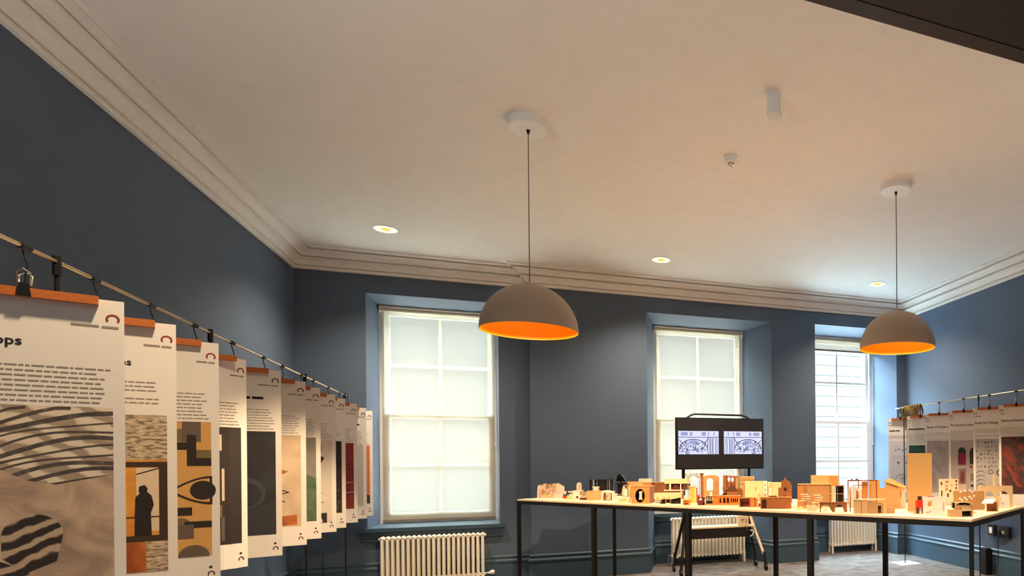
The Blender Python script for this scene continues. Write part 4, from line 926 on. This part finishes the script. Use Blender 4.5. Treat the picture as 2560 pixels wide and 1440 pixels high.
M.lathe('spire', c_dark, [(0, 34), (3, 34), (2.2, 38), (2.6, 40), (0, 48)], (-6, 7, 0), 8); M.lathe('side_turret', c_dark, [(0, 30), (2.4, 30), (2.4, 38), (0, 41)], (1, 6, 0), 8); M.box('right_hall', c_brown, 5, 20, 24, 31, 3, 17)
M = Mod('corniced_box_model', 'tan box with a moulded cornice behind the dark temple', 2.06, .97, 3.61)
M.box('body', c_tan, -16, 18, 0, 50, 0, 18); M.box('cornice', c_tan, -18, 20, 50, 58, -2, 20); M.box('groove', c_kraft, -17, 19, 53, 55, -2.6, -2)

M = Mod('cream_block_model', 'large cream block with tiny slit windows, right of the television stand post', 2.29, .78, 3.49)
M.box('body', c_cream, -22, 24, 0, 50, 0, 16); M.box('white_edge', c_white, 24.2, 33, 0, 50, -1, 12)
for a, z, w, h in ((4, 28, 2.6, 8), (12, 13, 3, 5)): M.box('slit_window', c_kraft, a, a+w, z, z+h, -.5, 0)
for z in (12, 26, 38): M.box('edge_window', c_kraft, 27, 30, z, z+6, -1.5, -1)
M = Mod('cream_twin_block_model', 'second cream block with a notched edge, left of the carved tower', 2.49, .82, 3.44)
M.box('body', c_cream, -9, 18, 0, 48, 0, 14); M.box('left_slab', c_white, -19, -9.3, 0, 49, -2, 10); M.box('label_panel', c_yel, -14, -9.6, 36, 47, -2.6, -2); M.box('recess_strip', c_kraft, -18, -16.5, 6, 40, -2.5, -2)

M = Mod('open_copper_box', 'dark brown box open at the front with a reddish inner room and orange side panels', 2.67, .20, 3.06, -5)
M.flat('base_plate', c_wood, [(-24, -4), (34, -4), (34, 16), (-24, 16)], 0, 1.6); M.box('left_wall', c_dark, -21, -18, 1.6, 22, 0, 14); M.box('back', c_copper, -18, 3, 1.6, 22, 12, 14); M.box('inner_step', c_mar, -17, 2, 1.6, 8, 5, 11.8); M.box('front_lintel', c_dark, -18, 3, 19, 22, 0, 2)
M.box('right_pier', c_red, 3, 5.6, 1.6, 22, 0, 14); M.box('side_panel', c_orange, 6, 13, 1.6, 22, 0, 2); M.box('side_panel', c_wood, 13.5, 19, 1.6, 23, 4, 6); M.box('side_panel', c_orange, 19.5, 24, 1.6, 21, 0, 2); M.box('roof', c_wood, -21, 18, 22.1, 23.4, -.6, 15); M.box('low_block', c_copper, 25, 33, 1.6, 9, 4, 10)
M = Mod('brown_barn_model', 'long chestnut brown box with a dark arched doorway at its left end', 2.955, .16, 2.95, -4)
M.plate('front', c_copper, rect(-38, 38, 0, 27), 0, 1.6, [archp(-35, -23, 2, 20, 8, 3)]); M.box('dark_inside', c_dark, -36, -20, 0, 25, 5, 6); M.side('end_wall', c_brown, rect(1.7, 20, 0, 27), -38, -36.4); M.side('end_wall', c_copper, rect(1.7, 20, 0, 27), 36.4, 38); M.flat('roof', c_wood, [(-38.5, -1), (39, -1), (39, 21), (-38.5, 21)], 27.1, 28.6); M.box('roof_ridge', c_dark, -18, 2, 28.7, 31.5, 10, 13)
M = Mod('carved_tower_model', 'dark brown carved tower with a gabled top and finial', 2.66, .72, 3.365)
M.plate('front', c_brown, [(-17, 0), (17, 0), (17, 42), (11, 54), (4, 56), (-4, 56), (-9, 54), (-10, 38), (-17, 38)], 0, 2, [archp(-3, 4, 30, 36, 8)]); M.box('body', c_dark, -16, 16, 0, 37, 3, 18); M.lathe('finial', c_brown, [(0, 56), (2.6, 56), (1.6, 60), (0, 64)], (0, 1, 0), 8)
M.plate('carved_band', c_copper, [(-4, 18), (4, 20), (6, 25), (0, 27), (-4, 24)], -1.2, -.2); M.box('wing', c_copper, 3, 16, 0, 26, -2.5, -.3)

M = Mod('tall_kraft_box', 'big plain kraft box with an overhanging thin lid near the table middle', 3.10, .46, 2.98, -2)
M.box('body', c_kraft, -40, 40, 0, 56, 0, 22); M.flat('lid', c_tan, [(-42, -2), (44, -3), (44, 24), (-42, 24)], 56.1, 58); M.box('left_panel', c_wood, -42, -25, 0, 54, -3, -.4); M.box('right_post', c_kraft, 40.2, 44, 0, 56, 2, 8)
M = Mod('floating_plates_model', 'two stacks of thin pale floating plates on sticks over a pale landscape', 3.205, .24, 2.90)
M.flat('base', c_cream, [(-34, -8), (34, -8), (34, 12), (-34, 12)], 0, 1.8)
for cx, zs in ((-16, (20, 25, 31, 36)), (16, (16, 22, 28, 34))):
    M.tube('stick', c_wood, [(cx, 3, 0), (cx, 3, zs[-1])], .8)
    for i, z in enumerate(zs):
        dx = (-4, 3, 5, 0)[i]; M.flat('plate', c_white, [(cx-9+dx, -3), (cx+7+dx, -4), (cx+10+dx, 5), (cx-7+dx, 6)], z, z+1.4)
for a, h in ((-26, 8), (-8, 12), (6, 15), (24, 16)): M.plate('contour', c_cream, [(a-9, 1.8), (a+9, 1.8), (a+7, h*.7), (a+1, h), (a-6, h*.6)], 5, 7)
M.box('dark_arch', c_kraft, -16, -11, 1.8, 9, -5, 0); M.box('dark_arch', c_kraft, -7, -3, 1.8, 9, -5, 0)
M = Mod('low_white_block', 'low pale rectangular block at the front edge before the floating plates', 3.31, .09, 2.81)
M.box('block', c_cream, -11, 12, 0, 11, 0, 9); M.box('cap', c_white, -11.5, 12.5, 11, 12, -.5, 9.5)
M = Mod('tan_rooftop_box', 'tan box standing tall behind the kraft box, in front of the uncovered window', 2.86, 1.02, 3.40)
M.box('body', c_tan, -33, 12, 0, 66, 0, 14); M.box('right_half', c_wood, 12.2, 34, 0, 65, 1, 13); M.box('edge', c_kraft, 34.2, 36, 0, 65, 1, 12)
M = Mod('dark_room_model', 'narrow open house with a dark interior and a pale left slab', 3.30, .52, 2.99)
M.box('slab', c_pink, -22, -13, 0, 52, -2, 3); M.box('back', c_black, -12, 6, 0, 52, 14, 16); M.box('roof', c_brown, -14, 10, 52, 54, -1, 17); M.side('right_wall', c_copper, [(0, 0), (16, 0), (16, 52), (0, 44)], 6, 8, [rect(4, 8, 8, 30)]); M.box('floor', c_dark, -12, 6, 0, 2, 0, 13.8); M.box('mullion', c_grey, -9, -8, 2, 51, 4, 5); M.box('shelf', c_cream, -30, 6, 33, 34, 1, 3)
M = Mod('pink_gable_model', 'pair of pale pink gabled walls with a slit opening', 3.395, .56, 2.98)
M.plate('gable', c_pink, [(-16, 0), (-6, 0), (-6, 54), (-11, 52), (-16, 44)], 0, 2); M.plate('gable', c_pink, [(-5, 0), (17, 0), (17, 43), (-3, 54), (-5, 54)], -3, -1, [rect(3, 6, 6, 42)]); M.flat('roof_edge', c_brown, [(-5, -1), (17, -1), (22, 16), (0, 16)], 54.2, 55.6); M.box('back', c_copper, -4, 18, 0, 42, 12, 14)
M = Mod('arched_bridge_model', 'brown three arched bridge with pointed piers on the table front edge', 3.475, .10, 2.73)
M.plate('arches', c_brown, [(-34, 0), (-31, 0)] + arc(-20, 6, 12, 170, 10, 8, 12) + [(-3, 0), (3, 0)] + arc(14, 6, 10, 170, 10, 8, 12) + [(27, 0), (34, 0), (34, 23), (-34, 23)], 0, 4)
M.box('deck', c_copper, -35, 35, 23, 24.5, -1, 6); M.plate('white_ramp', c_white, [(-29, 0), (-15, 0), (-15, 8), (-20, 8)], 7, 9)
M = Mod('bare_tree_model', 'thin dark leafless tree left of the bare branching stick', 3.56, .18, 2.73)
M.tube('trunk', c_dark, [(0, 0, 0), (.5, 0, 30), (0, 0, 56)], [1.4, 1.1, .8])
for z, a, b in ((20, -8, 26), (30, 5, 36), (46, -6, 49)): M.tube('branch', c_dark, [(0, 0, z), (a*.6, 1, z+2), (a, 1, b)], .5)
M = Mod('branch_stick_model', 'straight brown stick with short twigs beside the pink gables', 3.64, .14, 2.70)
M.tube('trunk', c_brown, [(0, 0, 0), (0, 0, 26), (.5, 0, 52)], [1.7, 1.7, 1.5])
for z, a in ((24, -8), (40, 6), (36, -6)): M.tube('twig', c_dark, [(0, 0, z), (a*.5, 0, z+1), (a, 0, z+.5)], .5)
M = Mod('trellis_frame_model', 'square brown trellis frame with thin posts in front of the uncovered window', 3.315, .84, 3.13)
for a, b in ((-37, -34.5), (-11, -8.5), (34, 37)): M.box('post', c_brown, a, b, 0, 59, 0, 2.5)
M.box('top_rail', c_brown, -37.5, 37.5, 59, 62, -.2, 2.7); M.box('mid_rail', c_copper, -10, 14, 47, 49.5, 0, 2.4)
M.box('orange_panel', c_wood, -1, 14, 8, 58, 4, 6); M.ball('knob', c_dark, (-26, 1, 63), 2.2); M.box('top_block', c_brown, -17, -10, 62, 65, 0, 2.4)
for z0, r in ((6, 5), (14, 3)): M.ball('white_ball', c_white, (-4+z0*.4, -5, r), r)
M = Mod('castle_wall_model', 'tan castle wall with square notched battlements', 3.40, 1.06, 3.24)
M.plate('wall', c_tan, [(-36, 0), (34, 0), (34, 42), (24, 42), (24, 34), (8, 34), (8, 38), (-12, 38), (-12, 58), (-30, 58), (-36, 56)], 0, 3); M.box('buttress', c_kraft, -38, -33, 0, 48, -4, -.2); M.box('buttress', c_kraft, 10, 14, 0, 30, -3, -.2)
M = Mod('lean_to_roof_model', 'tan house with a steep overhanging orange roof and crumpled side', 3.70, .60, 2.86)
M.plate('front', c_tan, [(-30, 0), (14, 0), (14, 52), (0, 58), (-24, 64), (-24, 50), (-30, 44)], 0, 2); M.box('back_wall', c_kraft, -20, 22, 0, 48, 18, 20)
M.plate('crumpled_wall', c_pink, [(14, 0), (28, 0), (30, 20), (26, 34), (31, 48), (22, 56), (14, 52), (18, 34), (14, 20)], 3, 9); M.side('inside_shadow', c_dark, rect(3, 16, 30, 50), -3, -1)
M.tube('roof_beam', c_dark, [(-22, -2, 64), (8, -2, 52)], .9)
G_ = G(M.k); G_.hull8(((-30, -4, 68), (24, -4, 50), (34, 20, 52), (-8, 20, 74)), ((-30, -4, 69.6), (24, -4, 51.6), (34, 20, 53.6), (-8, 20, 75.6))); G_.build('roof', c_orange, M.t)
M = Mod('low_walls_model', 'low tan maze of walls with two dark doorways at the table front edge', 3.755, .11, 2.63, -4)
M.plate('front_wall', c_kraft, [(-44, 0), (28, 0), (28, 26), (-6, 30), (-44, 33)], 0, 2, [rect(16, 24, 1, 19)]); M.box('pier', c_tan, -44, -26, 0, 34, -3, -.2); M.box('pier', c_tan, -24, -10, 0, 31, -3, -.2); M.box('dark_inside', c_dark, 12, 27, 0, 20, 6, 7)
M.box('right_block', c_tan, 28.5, 38, 0, 25, -3, 6); M.flat('roof_edge', c_cream, [(-46, -4), (26, -4), (36, 16), (-30, 18)], 34.2, 35.6); M.box('outer_yard', c_kraft, 38.3, 58, 0, 13, 2, 4); M.box('yard_wall', c_tan, 40, 58, 13, 16, 1.6, 4.4)
M = Mod('tall_plywood_panel', 'tall blank upright plywood panel, the highest thing on the table', 3.945, .47, 2.74, 3)
M.box('panel', mat('smooth_birch_panel', (222, 176, 108), .6, .03, 8), -31, 31, 1.2, 144, 0, 5); M.box('foot', c_tan, -33, 33, 0, 1.2, -5, 12); M.box('brace', c_tan, -30, 30, 1.3, 8, 5.2, 7)
M = Mod('red_cube_model', 'bright red cube on short dark legs with a black window above', 4.04, .25, 2.59)
M.box('cube', c_red, -11, 12, 15, 33, 0, 14); M.box('black_window', c_black, -7, 3, 34, 43, 2, 5); M.box('upper_frame', c_pink, 4, 13, 33.2, 43, 2, 5)
for a in (-10, 5): M.box('leg', c_dark, a, a+6, 0, 15, 1, 12)
M.box('white_core', c_white, -3, 4, 0, 14, 6, 10); M.tube('tiny_tree', c_kraft, [(-15, 0, 0), (-15.5, 0, 8), (-14.5, 0, 15)], [.9, 1.6, .3])
M = Mod('white_room_model', 'white card room with a square opening and red inner edge', 4.155, .19, 2.53, -6)
M.plate('front', c_white, rect(-28, 1, 0, 45), 0, 1.6, [rect(-17, -6, 22, 37)]); M.box('red_edge', c_red, -5.8, -2.8, 5, 38, 2, 4); M.box('inside', c_cream, -26, -8, 0, 44, 10, 11); M.side('right_wall', c_white, rect(1.7, 26, 0, 46), -.6, 1); M.box('right_panel', c_white, 1.4, 27, 0, 46, 0, 1.6); M.box('slot', c_kraft, 21, 23, 10, 30, -.5, 0); M.box('red_top', c_red, -16, 0, 45.2, 46.6, 0, 3)
M.box('print_mark', c_kraft, -22, -14, 6, 8, -.4, 0); M.box('print_mark', c_kraft, -13, -8, 9, 10.5, -.4, 0)
M = Mod('collage_panel_model', 'white panel collaged with small dark window pictures', 3.93, 1.08, 3.08)
M.box('panel', c_white, -24, 24, 0, 65, 0, 2)
for a, z, w, h in ((-20, 50, 4, 7), (-9, 55, 9, 5), (17, 57, 4, 5), (-8, 46, 6, 4), (5, 48, 5, 3), (-8, 36, 6, 7), (2, 32, 4, 6), (18, 47, 2, 6), (16, 40, 4, 4), (-19, 22, 3, 14), (-4, 20, 4, 9)): M.box('window_picture', c_kraft if w > 4 else c_dark, a, a+w, z, z+h, -.5, 0)
M.box('door_panel', c_kraft, 13, 22, 22, 36, -.6, 0)
M = Mod('kraft_screen', 'wide kraft board screen in front of the collage panel', 4.20, .72, 2.76, 2)
M.box('screen', c_kraft, -38, 40, 0, 46, 0, 2.5); M.box('foot', c_tan, -30, 30, 0, 1.6, 2.7, 12)
M = Mod('clear_box_model', 'small clear acrylic box on a cream base above the kraft screen', 4.02, 1.13, 3.07)
M.box('base', c_cream, -10, 10, 0, 30, 0, 10); M.box('glass_box', c_clear, -10, 10, 30.2, 52, 0, 10)
M = Mod('black_hall_model', 'tan box with a jagged black opening at the near corner of the table', 4.345, .12, 2.42)
M.flat('base_plate', c_cream, [(-32, -3), (30, -3), (30, 28), (-32, 28)], 0, 1); M.box('left_block', c_tan, -28, 4, 1, 19, 0, 22); M.box('inside', c_black, 4.2, 28, 1, 20, 12, 14); M.plate('jagged_edge', c_cream, [(4.2, 19), (28, 19), (28, 15), (25, 17), (22, 14.5), (19, 17), (16, 14.5), (13, 17), (10, 14), (7, 16.5), (4.2, 14)], 0, 1.6); M.box('roof', c_tan, 4.2, 28, 19.2, 23, 0, 22)
M.box('upper_block', c_tan, -12, 28, 23.2, 36, 8, 26); M.plate('upper_opening', c_black, [(-8, 30), (-2, 31), (6, 30), (14, 31), (24, 29), (26, 33), (14, 36), (2, 36)], 7, 7.8); M.box('left_slot', c_black, -17, -13, 22, 36, 8, 20); M.box('right_post', c_kraft, 28.5, 32, 1, 34, 2, 20)
M = Mod('cotton_ball_garden', 'cluster of white cotton balls on thin sticks behind the black hall', 4.29, .42, 2.67)
M.flat('base', c_tan, [(-24, -4), (20, -4), (20, 10), (-24, 10)], 0, 2)
for i, (a, z, b) in enumerate(((-18, 34, 1), (-12, 30, 4), (-6, 36, 0), (0, 31, 5), (6, 38, 2), (12, 33, 5), (16, 40, 1), (-15, 50, 6), (-4, 52, 7), (8, 54, 6), (14, 50, 8))):
    M.tube('stick', c_wood, [(a, b, 2), (a, b, z)], .5); M.ball('cotton_ball', c_foam, (a, b, z+1.5), 2.6)
M = Mod('lifted_lid_booth', 'white booth with a sloping lifted lid and a dark inside', 4.395, .60, 2.62, -12)
M.side('left_wall', c_white, rect(0, 18, 0, 22), -14, -12.4); M.box('dark_inside', c_brown, -12, 14, 0, 24, 16, 18); M.side('right_wall', c_tan, rect(0, 18, 0, 36), 14.4, 16); M.box('floor', c_cream, -12.3, 14.3, 0, 1, 0, 15.8)
G_ = G(M.k); G_.hull8(((-26, -8, 21), (2, -8, 21), (10, 8, 31), (-16, 8, 31)), ((-26, -8, 22.2), (2, -8, 22.2), (10, 8, 32.2), (-16, 8, 32.2))); G_.build('lid', c_white, M.t)
M = Mod('lace_shell_model', 'pale curved shell cut with leaf shaped holes, left of the arches', 4.235, .90, 2.86)
M.plate('shell', c_cream, [(-16, 0), (16, 0), (16, 24), (10, 34), (-2, 44), (-16, 46)], 0, 1.6, [[(2, 34), (8, 26), (12, 18), (6, 14), (2, 22), (-2, 30)], [(-12, 24), (-7, 20), (-6, 13), (-10, 15)]]); M.box('foot', c_cream, -16, 16, 0, 1.4, 1.8, 10)
M = Mod('twin_arch_facade', 'cream facade with two tall round arches and a square chimney', 4.30, 1.02, 2.93)
M.plate('facade', c_cream, rect(-42, 43, 0, 53), 0, 2.4, [archp(-28, -3, 2, 27, 14), archp(5, 34, 2, 25, 14)]); M.box('chimney', c_cream, -4, 4, 53, 80, 0, 3)
M.box('base', c_white, -42, 43, 0, 1.4, 2.6, 12)
for a, z in ((8, 24), (12, 28), (16, 20)): M.tube('coral_branch', c_pink, [(10, 5, 1.4), (a-2, 5, z*.6), (a, 5, z)], .8)
M.plate('coral', c_pink, [(6, 2), (10, 2), (12, 12), (16, 24), (13, 24), (9, 14), (7, 22), (5, 20), (7, 10)], 4, 5)
